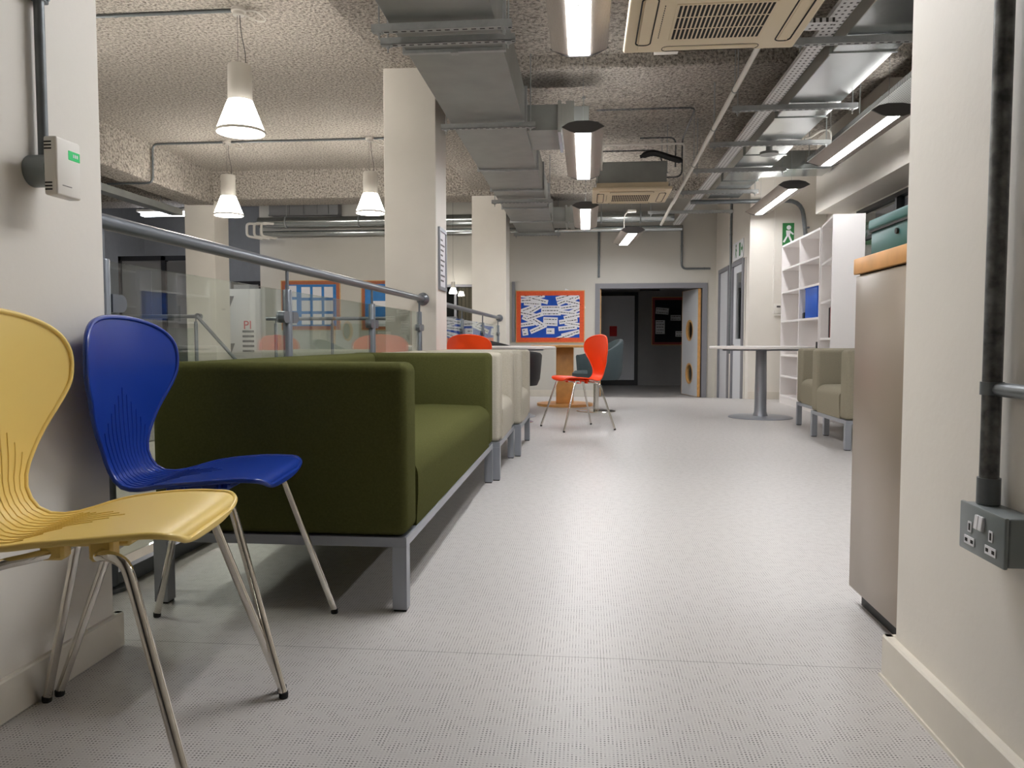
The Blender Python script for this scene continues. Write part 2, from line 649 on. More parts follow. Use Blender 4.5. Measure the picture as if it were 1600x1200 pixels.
# end window with blind
b = MB()
frame4(b, lambda a, c, d, f: b.box(a, c, FARY - 0.02, FARY + 0.1, d, f), -2.75, -1.42, 0.86, 1.78, 0.04)
b.box(-2.3, -2.26, FARY - 0.01, FARY + 0.1, 0.9, 1.74)
w = struct('window_2', b, 'frame', smooth=0)
MB().box(-2.7, -1.46, FARY + 0.03, FARY + 0.036, 0.9, 1.74).build('pane', 'pane', w, 0)
b = MB()
for i in range(12):
    x = -2.24 + i * 0.066
    b.box(x, x + 0.058, FARY + 0.06, FARY + 0.064, 0.92, 1.73)
b.build('vertical_blind', 'slat', w, 0)
MB().box(-2.75, -1.42, FARY + 0.19, FARY + 0.2, 0.86, 1.78).build('backing', 'dark', w, 0)
# skirting
b = MB()
b.box(-1.2, -1.176, -3.0, 1.853, 0.0, 0.09, 0.004, 1)
b.box(-1.75, -1.176, 1.83, 1.853, 0.0, 0.09, 0.004, 1)
struct('baseboard_left', b, 'base', smooth=0)
b = MB()
b.box(0.69, 0.714, -3.0, 1.843, 0.0, 0.102, 0.004, 1)
b.box(0.69, 1.45, 1.82, 1.843, 0.0, 0.102, 0.004, 1)
b.box(0.686, 0.714, -3.0, 1.846, 0.0, 0.008)
struct('baseboard_right', b, 'base', smooth=0)
b = MB()
b.box(-5.8, 0.14, FARY - 0.02, FARY, -0.2, -0.06)
struct('baseboard_far', b, 'base', smooth=0)
b = MB()
b.box(2.2, 3.2, 10.78, 10.8, 0.0, 0.1)
struct('baseboard_end', b, 'base', smooth=0)
# columns
for nm, x0, x1, y0, y1, lb in (
        ('column', -1.75, -1.295, 6.68, 7.18, 'square white column by the glass railing, a framed notice on its side'),
        ('column', -1.78, -1.24, 12.1, 12.65, 'square white column beyond, at the end of the second handrail'),
        ('column', -6.47, -5.97, 12.1, 12.6, 'square white column across the stair well below the glowing cones')):
    b = MB()
    b.box(x0, x1, y0, y1, -0.1, 3.14, 0.004, 1)
    struct(nm, b, 'wall', lb, 'column', 0)

# hallway beyond the double doors (unlit)
b = MB()
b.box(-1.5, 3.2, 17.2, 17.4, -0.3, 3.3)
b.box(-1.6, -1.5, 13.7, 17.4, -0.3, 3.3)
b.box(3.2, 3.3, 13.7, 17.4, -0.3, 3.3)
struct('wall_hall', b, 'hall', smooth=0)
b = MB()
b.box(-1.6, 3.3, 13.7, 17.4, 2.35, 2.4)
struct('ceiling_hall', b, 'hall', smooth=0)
# door frame of the double doors
b = MB()
frame4(b, lambda a, c, d, f: b.box(a, c, FARY - 0.025, FARY + 0.22, d, f), 0.16, 2.06, FZ, 1.78, 0.085, False)
struct('trim_1', b, 'frame', smooth=0)


def porthole_leaf(name, w, label, hinge, ang, sgn):
    """door leaf: local x from hinge outward, thickness along y, with two round glazed portholes"""
    z0, z1 = FZ + 0.012, 1.685
    cz = (0.98, 0.22)
    t = bpy.data.objects.new(name, None)
    COL.objects.link(t)
    t.location = (hinge[0], hinge[1], 0)
    t.rotation_euler = (0, 0, ang)
    t['kind'] = 'structure'
    t['label'] = label
    t['category'] = 'door'
    bm = bmesh.new()
    R = 0.165
    n = 24
    cx = w * 0.5
    # leaf face with two round holes, made from strips
    for y in (0.0, 0.045):
        def ringface(za, zb, zc):
            ring = [bm.verts.new((cx + R * math.cos(2 * PI * k / n), y, zc + R * math.sin(2 * PI * k / n))) for k in range(n)]
            outer = []
            for k in range(n):
                c_, s_ = math.cos(2 * PI * k / n), math.sin(2 * PI * k / n)
                hw = w / 2
                hh = (zb - zc) if s_ > 0 else (zc - za)
                sc = min(hw / abs(c_) if abs(c_) > 1e-6 else 1e9, hh / abs(s_) if abs(s_) > 1e-6 else 1e9)
                outer.append(bm.verts.new((cx + sc * c_, y, zc + sc * s_)))
            for k in range(n):
                k2 = (k + 1) % n
                bm.faces.new((ring[k], ring[k2], outer[k2], outer[k]))
            for sx in (-1, 1):
                for zz in (za, zb):
                    cands = sorted(outer, key=lambda v: (v.co - Vector((cx + sx * w / 2, y, zz))).length)[:2]
                    cv = bm.verts.new((cx + sx * w / 2, y, zz))
                    bm.faces.new((cands[0], cands[1], cv))
        mid = (cz[0] + cz[1]) / 2
        ringface(mid, z1, cz[0])
        ringface(z0, mid, cz[1])
    bmesh.ops.recalc_face_normals(bm, faces=bm.faces)
    mb = MB()
    mb._merge(bm)
    mb.build('leaf', 'doorwhite', t, 0)
    e = MB()
    e.box(-0.004, 0.004, -0.002, 0.047, z0, z1)
    e.box(w - 0.004, w + 0.004, -0.002, 0.047, z0, z1)
    e.box(0, w, -0.001, 0.046, z1, z1 + 0.004)
    e.box(0, w, -0.001, 0.046, z0 - 0.004, z0)
    o = e.build('edge_lipping', 'pine', t, 0)
    o['label'] = 'bare pine edge'
    for zc in cz:
        r = MB()
        r.lathe([(R, -0.008), (R + 0.022, -0.008), (R + 0.022, 0.004), (R, 0.004), (R - 0.012, 0.0), (R - 0.012, 0.045), (R, 0.049), (R + 0.022, 0.049), (R + 0.022, 0.053), (R, 0.053), (R, -0.008)], (cx, 0, zc), 32, (0, 1, 0))
        rr = r.build('porthole_rim', 'pine', t)
        g = MB()
        g.lathe([(0, 0.0), (R - 0.005, 0.0), (R - 0.005, 0.006), (0, 0.006)], (cx, 0.02, zc), 32, (0, 1, 0))
        g.build('porthole_glass', 'pane', rr)
    h = MB()
    h.tube(bend([(w - 0.07, -0.002, 0.95), (w - 0.07, -0.05, 0.95), (w - 0.07, -0.05, 0.55), (w - 0.07, -0.002, 0.55)], 0.02), 0.009)
    h.build('pull_handle', 'chrome', t)
    return t


porthole_leaf('door_1', 0.86, 'pale double-door leaf swung open, two round pine-rimmed portholes', (1.955, FARY + 0.03), math.radians(101), 1)
porthole_leaf('door_2', 0.86, 'double-door leaf swung open edge-on showing bare pine edge', (0.262, FARY + 0.03), math.radians(93), 1)

# inner hall door, exit sign and notice board
t = thing('door_3', 'dim grey door at the back of the unlit hallway', 'door', (0.7, 17.2, FZ))
t['kind'] = 'structure'
b = MB(t.location)
b.box(0.14, 1.14, 17.13, 17.2, FZ, 1.86)
b.build('frame', 'black', t, 0)
b = MB(t.location)
b.box(0.22, 1.06, 17.115, 17.14, FZ + 0.12, 1.78)
b.build('leaf', 'doorwhite', t, 0)
b = MB(t.location)
b.box(0.52, 0.68, 17.105, 17.115, 0.90, 1.12)
b.build('notice', 'red', t, 0)
t = thing('exit_sign', 'dark exit sign box high on the hallway wall', 'sign', (1.38, 17.19, 1.95))
b = MB(t.location)
b.box(1.17, 1.6, 17.12, 17.2, 1.89, 2.03)
b.build('case', 'black', t, 0)


def noticeboard(name, label, x0, x1, z0, z1, y, back, border, bw, papers, ink=True, seed=1):
    t = thing(name, label, 'notice board', ((x0 + x1) / 2, y, z0))
    b = MB(t.location)
    b.box(x0, x1, y - 0.012, y - 0.001, z0, z1)
    b.build('backing', back, t, 0)
    b = MB(t.location)
    frame4(b, lambda a, c, d, f: b.box(a, c, y - 0.02, y - 0.0121, d, f), x0, x1, z0, z1, bw)
    b.build('border', border, t, 0)
    b = MB(t.location)
    frame4(b, lambda a, c, d, f: b.box(a, c, y - 0.026, y - 0.001, d, f), x0 - 0.0125, x1 + 0.0125, z0 - 0.0125, z1 + 0.0125, 0.012)
    b.build('frame', 'pine', t, 0)
    rnd = random.Random(seed)
    for i, (cx, cz, w, h, a) in enumerate(papers):
        b = MB(t.location)
        R = Matrix.Rotation(math.radians(a), 3, 'Y')
        yy = y - 0.0145 - 0.0006 * (i % 9)
        if i == 0 and False:
            pass
        b.box(cx - w / 2, cx + w / 2, yy - 0.0003, yy + 0.0003, cz - h / 2, cz + h / 2, mi=0, rot=R)
        if ink:
            nl = max(1, int(h / 0.055))
            for k in range(nl):
                zz = (k + 0.5) / nl * h - h / 2
                x = -w / 2 + 0.02
                while x < w / 2 - 0.03:
                    ww = rnd.uniform(0.012, 0.05)
                    if x + ww > w / 2 - 0.012:
                        break
                    c = R @ Vector((x + ww / 2, 0, zz))
                    b.box(cx + c.x - ww / 2, cx + c.x + ww / 2, yy - 0.0007, yy - 0.0003, cz + c.z - 0.0065, cz + c.z + 0.0065, mi=1, rot=R)
                    x += ww + 0.012
        b.build('paper_note', ['paper', 'ink'], t, 0)
    return t


P = []
cx0, cz0 = -0.615, 1.214
# strips fanned down both sides of the board, title and sheets in the middle
L_ = [(-1.02, 1.575, -8), (-0.86, 1.56, 10), (-0.98, 1.50, 3), (-0.80, 1.50, -14), (-0.92, 1.44, -4), (-1.03, 1.34, 20), (-0.90, 1.33, 30), (-1.0, 1.26, -12), (-0.88, 1.22, 18), (-0.96, 1.15, -24), (-1.04, 1.08, 8), (-0.82, 1.01, 24), (-0.86, 1.14, -32)]
for x, z, a in L_:
    P.append((x, z, 0.3, 0.075, -a))
R_ = [(-0.22, 1.60, -24), (-0.36, 1.56, 16), (-0.18, 1.53, 30), (-0.34, 1.49, 22), (-0.20, 1.45, -14), (-0.28, 1.38, 8), (-0.16, 1.33, 24), (-0.32, 1.28, -6), (-0.22, 1.22, 12), (-0.30, 1.14, 8), (-0.20, 1.08, -10), (-0.31, 1.02, 6), (-0.26, 0.92, 14), (-0.36, 0.87, 20)]
for x, z, a in R_:
    P.append((x, z, 0.32, 0.075, -a))
P.append((-0.60, 1.32, 0.34, 0.17, 0))
P.append((-0.61, 1.13, 0.25, 0.15, 2))
P.append((-0.61, 0.965, 0.14, 0.1, 0))
P.append((-1.05, 0.95, 0.1, 0.12, -8))
noticeboard('notice_board', 'orange-bordered blue notice board covered in fanned white paper strips, beside the double doors', -1.2, -0.03, 0.775, 1.655, FARY, 'boardblue', 'border', 0.075, P)
P = [(-5.05, 1.72, 0.14, 0.16, 0), (-4.87, 1.72, 0.22, 0.2, 0)]
for i in range(3):
    for j in range(3):
        P.append((-4.98 + i * 0.21, 1.66 - j * 0.24, 0.16, 0.19, 0))
for j in range(3):
    P.append((-5.25, 1.68 - j * 0.25, 0.2, 0.2, 0))
noticeboard('notice_board', 'brown-framed pale blue notice board of small photographs seen through the stair glass', -5.42, -4.36, 1.0, 1.86, FARY, 'boardblue2', 'borderbrown', 0.06, P[2:], ink=False, seed=3)
P = [(-3.5, 1.45, 0.5, 0.1, 0), (-3.3, 1.12, 0.3, 0.2, 0), (-3.6, 1.12, 0.24, 0.2, 0)]
noticeboard('notice_board', 'brown-framed bright blue notice board half hidden behind the white column', -3.95, -2.95, 1.0, 1.85, FARY, 'boardblue2', 'borderbrown', 0.05, P, ink=False, seed=4)
noticeboard('notice_board', 'red-bordered notice board in the dark hallway behind the open door', 1.45, 2.4, 0.72, 1.74, 17.2, 'ink', 'maroon', 0.05, [(1.66, 1.45, 0.28, 0.14, 5), (1.62, 1.1, 0.2, 0.3, 0), (1.95, 1.3, 0.22, 0.12, 0), (2.1, 0.95, 0.3, 0.12, 0)], seed=6)

# two side doors in the end wall on the right
def flush_door(name, label, y0, y1, window):
    t = thing(name, label, 'door', (2.2, (y0 + y1) / 2, -0.1))
    t['kind'] = 'structure'
    b = MB(t.location)
    frame4(b, lambda a, c, d, f: b.box(2.17, 2.26, a, c, d, f), y0, y1, -0.3, 1.95, 0.06, False)
    b.build('frame', 'frame', t, 0)
    b = MB(t.location)
    if window:
        b.box(2.2, 2.25, y0 + 0.06, y1 - 0.06, -0.15, 0.82)
        b.box(2.2, 2.25, y0 + 0.06, y1 - 0.06, 1.78, 1.89)
        b.box(2.2, 2.25, y0 + 0.06, y0 + 0.18, 0.82, 1.78)
        b.box(2.2, 2.25, y1 - 0.25, y1 - 0.06, 0.82, 1.78)
    else:
        b.box(2.2, 2.25, y0 + 0.06, y1 - 0.06, -0.15, 1.89)
    b.build('leaf', 'doorwhite', t, 0)
    if window:
        b = MB(t.location)
        b.box(2.215, 2.221, y0 + 0.18, y1 - 0.25, 0.82, 1.78)
        b.build('vision_panel', 'pane', t, 0)
        b = MB(t.location)
        b.box(2.3, 2.31, y0 + 0.1, y1 - 0.1, -0.1, 1.9)
        b.build('backing', 'dark', t, 0)
        b = MB(t.location)
        b.lathe([(0, 0), (0.022, 0), (0.022, 0.01), (0, 0.01)], (2.2, y1 - 0.12, 0.72), 16, (-1, 0, 0))
        b.tube([(2.19, y1 - 0.12, 0.72), (2.15, y1 - 0.12, 0.72), (2.15, y1 - 0.24, 0.72)], 0.009)
        b.build('lever_handle', 'chrome', t)
    return t


flush_door('door_4', 'white side door with a tall narrow vision panel, exit sign above', 11.12, 11.95, True)
flush_door('door_5', 'plain pale side door in a grey frame beside the double doors', 12.2, 13.1, False)

# ================================================================== CEILING SERVICES
def linear_light(L, label, loc, hang, rz=0.0, group='long pendant strip lights', W=0.165, hs=0.062):
    t = thing('pendant_strip_light', label, 'light', loc, rz, group)
    sec = [(-0.065, 0.004), (-W + 0.01, 0.034), (-W, 0.045), (-0.14, 0.062), (-0.07, 0.078), (-0.04, 0.08), (-0.04, 0.07), (0.04, 0.07), (0.04, 0.08), (0.07, 0.078), (0.14, 0.062), (W, 0.045), (W - 0.01, 0.034), (0.065, 0.004)]
    b = MB()
    b.prism(sec, lambda u, v, w: (u, w, v), -L / 2, L / 2)
    b.build('housing', 'taupe_metal', t, 30)
    b = MB()
    b.box(-hs, -0.003, -L / 2 + 0.012, L / 2 - 0.012, 0.0012, 0.0045)
    b.box(0.003, hs, -L / 2 + 0.012, L / 2 - 0.012, 0.0012, 0.0045)
    b.build('tube_diffuser', 'lin', t, 0)
    b = MB()
    b.box(-0.003, 0.003, -L / 2 + 0.012, L / 2 - 0.012, 0.0005, 0.0045)
    b.build('louvre_spine', 'taupe_metal', t, 0)
    b = MB()
    b.box(-0.038, 0.038, -L / 2 + 0.05, L / 2 - 0.05, 0.070, 0.0735)
    b.build('uplight_slot', 'lin_up', t, 0)
    cap = [(-W - 0.006, 0.044), (-W * 0.62, 0.010), (-0.06, -0.003), (0.06, -0.003), (W * 0.62, 0.010), (W + 0.006, 0.044), (W * 0.72, 0.078), (0.05, 0.092), (-0.05, 0.092), (-W * 0.72, 0.078)]
    for sg in (-1, 1):
        b = MB()
        y = sg * (L / 2)
        b.prism(cap, lambda u, v, w: (u, w, v), min(y, y + sg * 0.012), max(y, y + sg * 0.012))
        b.build('end_cap', 'capgrey', t, 20)
    for sg in (-1, 1):
        b = MB()
        b.tube([(0, sg * (L / 2 - 0.12), 0.07), (0, sg * (L / 2 - 0.12), hang - loc[2])], 0.0018, 6)
        b.lathe([(0, 0), (0.018, 0), (0.018, 0.02), (0, 0.02)], (0, sg * (L / 2 - 0.12), hang - loc[2] - 0.02), 12)
        b.build('suspension_wire', 'strut', t)
    return t


linear_light(2.45, 'long strip light nearest overhead, running off the top edge', (-0.045, 3.42, 2.45), 3.25)
linear_light(1.45, 'added unseen strip light parallel to the nearest overhead one, above the near walkway', (0.33, 2.93, 2.45), 3.25)  # invented lamp above the view, added to brighten the near walls and floor
linear_light(1.8, 'added strip light along the bulkhead, nearest one, unseen behind the near wall', (2.27, 3.5, 2.45), 3.25)  # out-of-sight lamp added to continue the row and light the near left wall
linear_light(1.8, 'second strip light down the corridor, in front of the small cassette unit', (-0.03, 7.22, 2.45), 3.25)
linear_light(1.8, 'third strip light, far down the corridor beside the grey duct', (-0.01, 10.8, 2.45), 3.25)
linear_light(1.65, 'strip light along the bulkhead above the bookcases, nearer one', (2.27, 6.9, 2.45), 3.25, hs=0.042)
linear_light(1.75, 'strip light along the bulkhead, farther one above the green sign', (2.26, 9.7, 2.45), 3.25, hs=0.042)
t = linear_light(1.35, 'small strip light hanging before the double doors', (0.62, 11.75, 2.3), 3.25, 0.05)
b = MB()
b.box(-0.05, 0.07, -0.45, -0.40, 0.33, 0.37, 0.006)
b.tube(catmull([(0.0, -0.42, 0.35), (-0.06, -0.42, 0.33), (-0.1, -0.42, 0.25), (-0.1, -0.42, 0.07)], 5), 0.007, 8)
b.tube([(0.01, -0.42, 0.36), (0.01, -0.42, 0.95)], 0.002, 6)
b.build('flex_bracket', 'offwhite', t)


def cone_pendant(label, x, y, zc=3.5, s=1.0, rose=True, group='glowing cone pendants over the stair well'):
    t = thing('cone_pendant', label, 'light', (x, y, zc), 0, group)
    if rose:
        b = MB()
        b.lathe([(0, 0), (0.06, 0), (0.06, -0.025), (0.045, -0.03), (0.045, -0.055), (0, -0.055)], (0, 0, 0), 24)
        b.build('ceiling_rose', 'offwhite', t)
    b = MB()
    b.tube([(-0.012, 0, -0.05), (-0.012, 0, -0.47)], 0.002, 6)
    b.tube(catmull([(0.01, 0, -0.05), (0.02, 0, -0.2), (0.045, 0.01, -0.35), (0.05, 0, -0.47)], 4), 0.0035, 6)
    b.build('cord', 'capgrey', t)
    b = MB()
    b.lathe([(0, -0.455), (0.09, -0.455), (0.095, -0.462), (0.098, -0.745), (0, -0.745)], (0, 0, 0), 40)
    b.build('body', 'offwhite', t)
    b = MB()
    b.lathe([(0.0, -0.744), (0.099, -0.744), (0.192, -0.985), (0.185, -0.985), (0.09, -0.75)], (0, 0, 0), 48)
    b.build('shade', 'cone', t)
    b = MB()
    b.lathe([(0.194, -0.978), (0.2, -0.985), (0.2, -1.0), (0.19, -1.003), (0.186, -0.99), (0.194, -0.978)], (0, 0, 0), 48)
    b.build('rim', 'offwhite', t)
    b = MB()
    b.lathe([(0, -0.992), (0.186, -0.992), (0.186, -0.988), (0, -0.988)], (0, 0, 0), 48)
    b.build('diffuser', 'coneb', t)
    t.scale = (s, s, s)
    return t


for (x, y, lb) in ((-2.84, 6.25, 'large glowing white cone pendant, the nearest of the cones'),
                   (-2.88, 10.27, 'glowing white cone pendant hanging close to the white column'),
                   (-4.86, 6.25, 'added glowing white cone pendant level with the nearest one, unseen past the near wall'),  # added outside the view on the cone grid, brightens the far left area
                   (-2.84, 2.25, 'added unseen glowing white cone pendant over the near end of the stair well'),  # unseen lamp added to light the near right wall
                   (-4.86, 2.25, 'added glowing white cone pendant over the far corner of the stair well, unseen behind the near wall'),  # another unseen cone, added with its neighbour for light on the near walls
                   (-4.86, 10.27, 'glowing white cone pendant in front of the white column across the stair well')):
    t = cone_pendant(lb, x, y)
    b = MB()
    b.tube(catmull([(0.05, 0, -0.02), (0.15, 0, -0.03), (0.22, 0.02, -0.09), (0.16, 0.02, -0.1), (0.05, 0, -0.05)], 5), 0.006, 8)
    b.build('flex_loop', 'offwhite', t)
cone_pendant('tiny glowing cone lamp seen between the two columns', -2.25, 13.1, 1.96, 0.36, False, 'small lamp by the end window')
MBt = MB()
MBt.tube([(-2.25, 13.1, 1.94), (-2.25, 13.1, 3.5)], 0.002, 6)
tag(MBt.build('lamp_cord', 'black'), 'thin dark cord dropping to the tiny cone lamp between columns', 'cord')


def cassette(label, loc, top, w=0.9, d=0.86, tilt=0.0):
    t = thing('ceiling_cassette', label, 'air conditioner', loc, 0, 'ceiling air conditioning cassettes')
    b = MB()
    b.box(-w / 2, w / 2, -d / 2, d / 2, 0, 0.035, 0.012, 3)
    b.box(-w * 0.42, w * 0.42, -d * 0.42, d * 0.42, -0.014, 0.01, 0.012, 2)
    b.build('fascia', 'cream', t)
    b = MB()
    gw, gd = 0.46, 0.42
    b.box(-gw / 2, gw / 2, -gd / 2, gd / 2, -0.018, -0.013)
    g = b.build('intake_grille', 'cream', t, 0)
    b = MB()
    for i in range(21):
        for j in range(3):
            x = -gw / 2 + 0.02 + i * (gw - 0.04) / 20
            y0 = -gd / 2 + 0.012 + j * (gd - 0.01) / 3
            b.box(x - 0.006, x + 0.006, y0, y0 + (gd - 0.01) / 3 - 0.014, -0.0195, -0.017)
    b.build('slots', 'dark', g, 0)
    def stadium(cx, cy, lx, ly, r):
        pts = []
        for (sx, sy, a0) in ((1, 1, 0), (-1, 1, 90), (-1, -1, 180), (1, -1, 270)):
            for k in range(6):
                a = math.radians(a0 + k * 18)
                pts.append((cx + sx * (lx / 2 - r) + r * math.cos(a), cy + sy * (ly / 2 - r) + r * math.sin(a), -0.014))
        return pts
    for cx, cy, lx, ly in ((-0.355, 0, 0.075, 0.56), (0.355, 0, 0.075, 0.56), (0, -0.34, 0.5, 0.07), (0, 0.34, 0.5, 0.07)):
        b = MB()
        b.tube(stadium(cx, cy, lx, ly, 0.03), 0.004 if abs(cx) > 0 else 0.002, 6, True, mi=1)
        b.box(cx - lx / 2 + 0.012, cx + lx / 2 - 0.012, cy - ly / 2 + 0.012, cy + ly / 2 - 0.012, -0.017, -0.012, 0.002, 1)
        b.build('air_vane', ['cream', 'dark'], t)
    b = MB()
    for k in range(16):
        y = -0.2 + k * 0.025
        b.box(-0.285, -0.281, y, y + 0.014, -0.0155, -0.0135)
    b.build('hinge_marks', 'dark', t, 0)
    b = MB()
    b.box(-w * 0.45, w * 0.45, -d * 0.45, d * 0.45, 0.035, 0.09)
    b.build('collar', 'cream', t, 0)
    b = MB()
    b.box(-w * 0.43, w * 0.43, -d * 0.43, d * 0.43, 0.09, 0.33, 0.006, 1)
    b.box(-w * 0.36, w * 0.36, -d * 0.435, -d * 0.425, 0.11, 0.31)
    b.build('casing', 'galv', t, 0)
    for sx in (-1, 1):
        for sy in (-1, 1):
            b = MB()
            b.tube([(sx * w * 0.44, sy * d * 0.36, 0.2), (sx * w * 0.44, sy * d * 0.36, top - loc[2])], 0.005, 6)
            b.box(sx * w * 0.43 - 0.02, sx * w * 0.43 + 0.02, sy * d * 0.36 - 0.02, sy * d * 0.36 + 0.02, 0.2, 0.215)
            b.build('hanger_rod', 'strut', t)
    return t


cassette('large cream ceiling cassette overhead with dark slotted grille', (0.645, 3.93, 2.35), 3.25)
cassette('small distant cream ceiling cassette with grey casing above it', (0.52, 9.4, 2.5), 3.25)

# ---- main rectangular duct on the left of the corridor
t = thing('main_duct', 'big grey rectangular ventilation duct running along the ceiling beside the columns', 'duct', (-0.82, 8.0, 2.6))
DX0, DX1 = -1.13, -0.52
secs = [0.5, 2.2, 4.88, 6.6, 8.25, 9.35, 10.6, 11.8, 13.05]
b = MB(t.location)
for y0, y1 in zip(secs, secs[1:]):
    b.box(DX0, DX1, y0 + 0.004, y1 - 0.004, 2.6, 2.9, 0.003, 1)
b.build('duct_run', 'galv', t, 0)
for y in secs[1:-1]:
    b = MB(t.location)
    b.box(DX0 - 0.02, DX1 + 0.02, y - 0.016, y + 0.016, 2.58, 2.6)
    b.box(DX0 - 0.02, DX1 + 0.02, y - 0.016, y + 0.016, 2.9, 2.92)
    b.box(DX0 - 0.02, DX0, y - 0.016, y + 0.016, 2.6, 2.9)
    b.box(DX1, DX1 + 0.02, y - 0.016, y + 0.016, 2.6, 2.9)
    b.box(-0.845, -0.8, y - 0.022, y + 0.022, 2.572, 2.585)
    b.build('joint_flange', 'strut', t, 0)
# branch ducts
for y0, y1, x1 in ((6.85, 7.55, 0.02), (12.0, 12.7, -0.05)):
    b = MB(t.location)
    b.box(DX1, x1 - 0.25, y0, y1, 2.62, 2.84, 0.003, 1)
    b.box(x1 - 0.15, x1, y0 + 0.04, y1 - 0.04, 2.64, 2.83, 0.003, 1)
    br = b.build('branch_duct', 'galv', t, 0)
    b = MB(t.location)
    b.box(x1 - 0.27, x1 - 0.24, y0 - 0.025, y1 + 0.025, 2.595, 2.865)
    b.box(x1 - 0.2, x1 - 0.13, y0 - 0.02, y1 + 0.02, 2.6, 2.86)
    b.box(x1 - 0.24, x1 - 0.2, y0, y1, 2.62, 2.84)
    o = b.build('damper_collar', 'galv_bright', br, 0)
    o.parent = br

def strut_rail(label, x0, x1, y, z, top, group, n=2, bolt=True):
    t = thing('strut_rail', label, 'strut rail', ((x0 + x1) / 2, y, z), 0, group)
    b = MB(t.location)
    b.box(x0, x1, y - 0.021, y + 0.021, z, z + 0.004)
    b.box(x0, x1, y - 0.021, y - 0.018, z, z + 0.041)
    b.box(x0, x1, y + 0.018, y + 0.021, z, z + 0.041)
    k = int((x1 - x0) / 0.05)
    for i in range(k):
        x = x0 + 0.02 + i * 0.05
        b.box(x, x + 0.028, y - 0.006, y + 0.006, z - 0.0006, z + 0.0001, mi=1)
    b.build('channel', ['strut', 'dark'], t, 0)
    for x in (x0 + 0.04, x1 - 0.04):
        b = MB(t.location)
        b.tube([(x, y, z - 0.04), (x, y, top)], 0.005, 6)
        b.box(x - 0.02, x + 0.02, y - 0.02, y + 0.02, z - 0.006, z)
        b.lathe([(0, 0), (0.011, 0), (0.011, 0.01), (0, 0.01)], (x, y, z - 0.016), 6)
        b.build('hanger_rod', 'strut', t)
    return t


G1 = 'strut rails under the grey main duct'
strut_rail('double strut rail under the big grey duct, nearest overhead', -1.22, -0.42, 4.42, 2.538, 3.13, G1)
strut_rail('strut rail doubled just behind the nearest rail under the big duct', -1.22, -0.42, 4.62, 2.538, 3.13, G1)
strut_rail('strut rail under the big duct beside the first branch duct', -1.2, -0.42, 6.45, 2.538, 3.13, G1)
strut_rail('strut rail under the big duct in front of the second column', -1.2, -0.42, 9.9, 2.538, 3.13, G1)
strut_rail('strut rail under the far end of the big duct near the end wall', -1.2, -0.42, 12.95, 2.538, 3.2, G1)

# ---- silver duct, perforated tray and rails on the right of the corridor
t = thing('silver_duct', 'shiny silver rectangular duct along the ceiling over the right side', 'duct', (1.82, 7.0, 2.7))
secs = [2.9, 5.45, 6.95, 8.3, 9.6, 10.75]
b = MB(t.location)
for y0, y1 in zip(secs, secs[1:]):
    b.box(1.62, 2.03, y0 + 0.004, y1 - 0.004, 2.7, 2.95, 0.004, 1)
b.build('duct_run', 'galv_bright', t, 0)
for y in secs[1:-1]:
    b = MB(t.location)
    b.box(1.605, 2.045, y - 0.012, y + 0.012, 2.693, 2.7)
    b.box(2.03, 2.045, y - 0.012, y + 0.012, 2.7, 2.95)
    b.box(1.605, 1.62, y - 0.012, y + 0.012, 2.7, 2.95)
    b.build('joint_flange', 'galv_bright', t, 0)
b = MB(t.location)
b.lathe([(0, 0), (0.09, 0), (0.09, 0.025), (0.03, 0.03), (0.03, 0.08), (0, 0.08)], (1.79, 7.95, 2.62), 24)
b.build('test_port', 'galv', t)
b = MB(t.location)
b.box(2.03, 2.75, 9.1, 9.5, 2.72, 2.93, 0.004, 1)
b.build('side_branch', 'galv_bright', t, 0)

t = thing('cable_tray', 'white perforated cable tray running along the ceiling beside the silver duct', 'cable tray', (1.475, 7.0, 2.69))
b = MB(t.location)
b.box(1.42, 1.53, 3.0, 13.0, 2.69, 2.693)
b.box(1.42, 1.423, 3.0, 13.0, 2.69, 2.715)
b.box(1.527, 1.53, 3.0, 13.0, 2.69, 2.715)
b.build('tray_run', 'perf', t, 0)
t = thing('cable_tray', 'short perforated cable tray crossing behind the large overhead cassette', 'cable tray', (0.9, 4.75, 2.5))
b = MB(t.location)
b.box(0.35, 1.42, 4.72, 4.84, 2.62, 2.623)
b.box(0.35, 1.42, 4.72, 4.723, 2.62, 2.645)
b.box(0.35, 1.42, 4.837, 4.84, 2.62, 2.645)
b.build('tray_run', 'perf', t, 0)
b = MB(t.location)
b.tube([(0.75, 4.78, 2.60), (0.75, 4.78, 3.25)], 0.005, 6)
b.build('hanger_rod', 'strut', t)
t = thing('cable_tray', 'galvanised perforated cable tray along the bulkhead above the strip lights', 'cable tray', (2.6, 7.0, 2.79))
b = MB(t.location)
b.box(2.45, 2.78, 3.0, 9.05, 2.788, 2.792)
b.box(2.45, 2.453, 3.0, 9.05, 2.788, 2.83)
b.build('tray_run', 'perf_dark', t, 0)
for y in (5.0, 7.4, 9.0):
    b = MB(t.location)
    b.tube([(2.46, y, 2.76), (2.46, y, 3.25)], 0.005, 6)
    b.build('hanger_rod', 'strut', t)

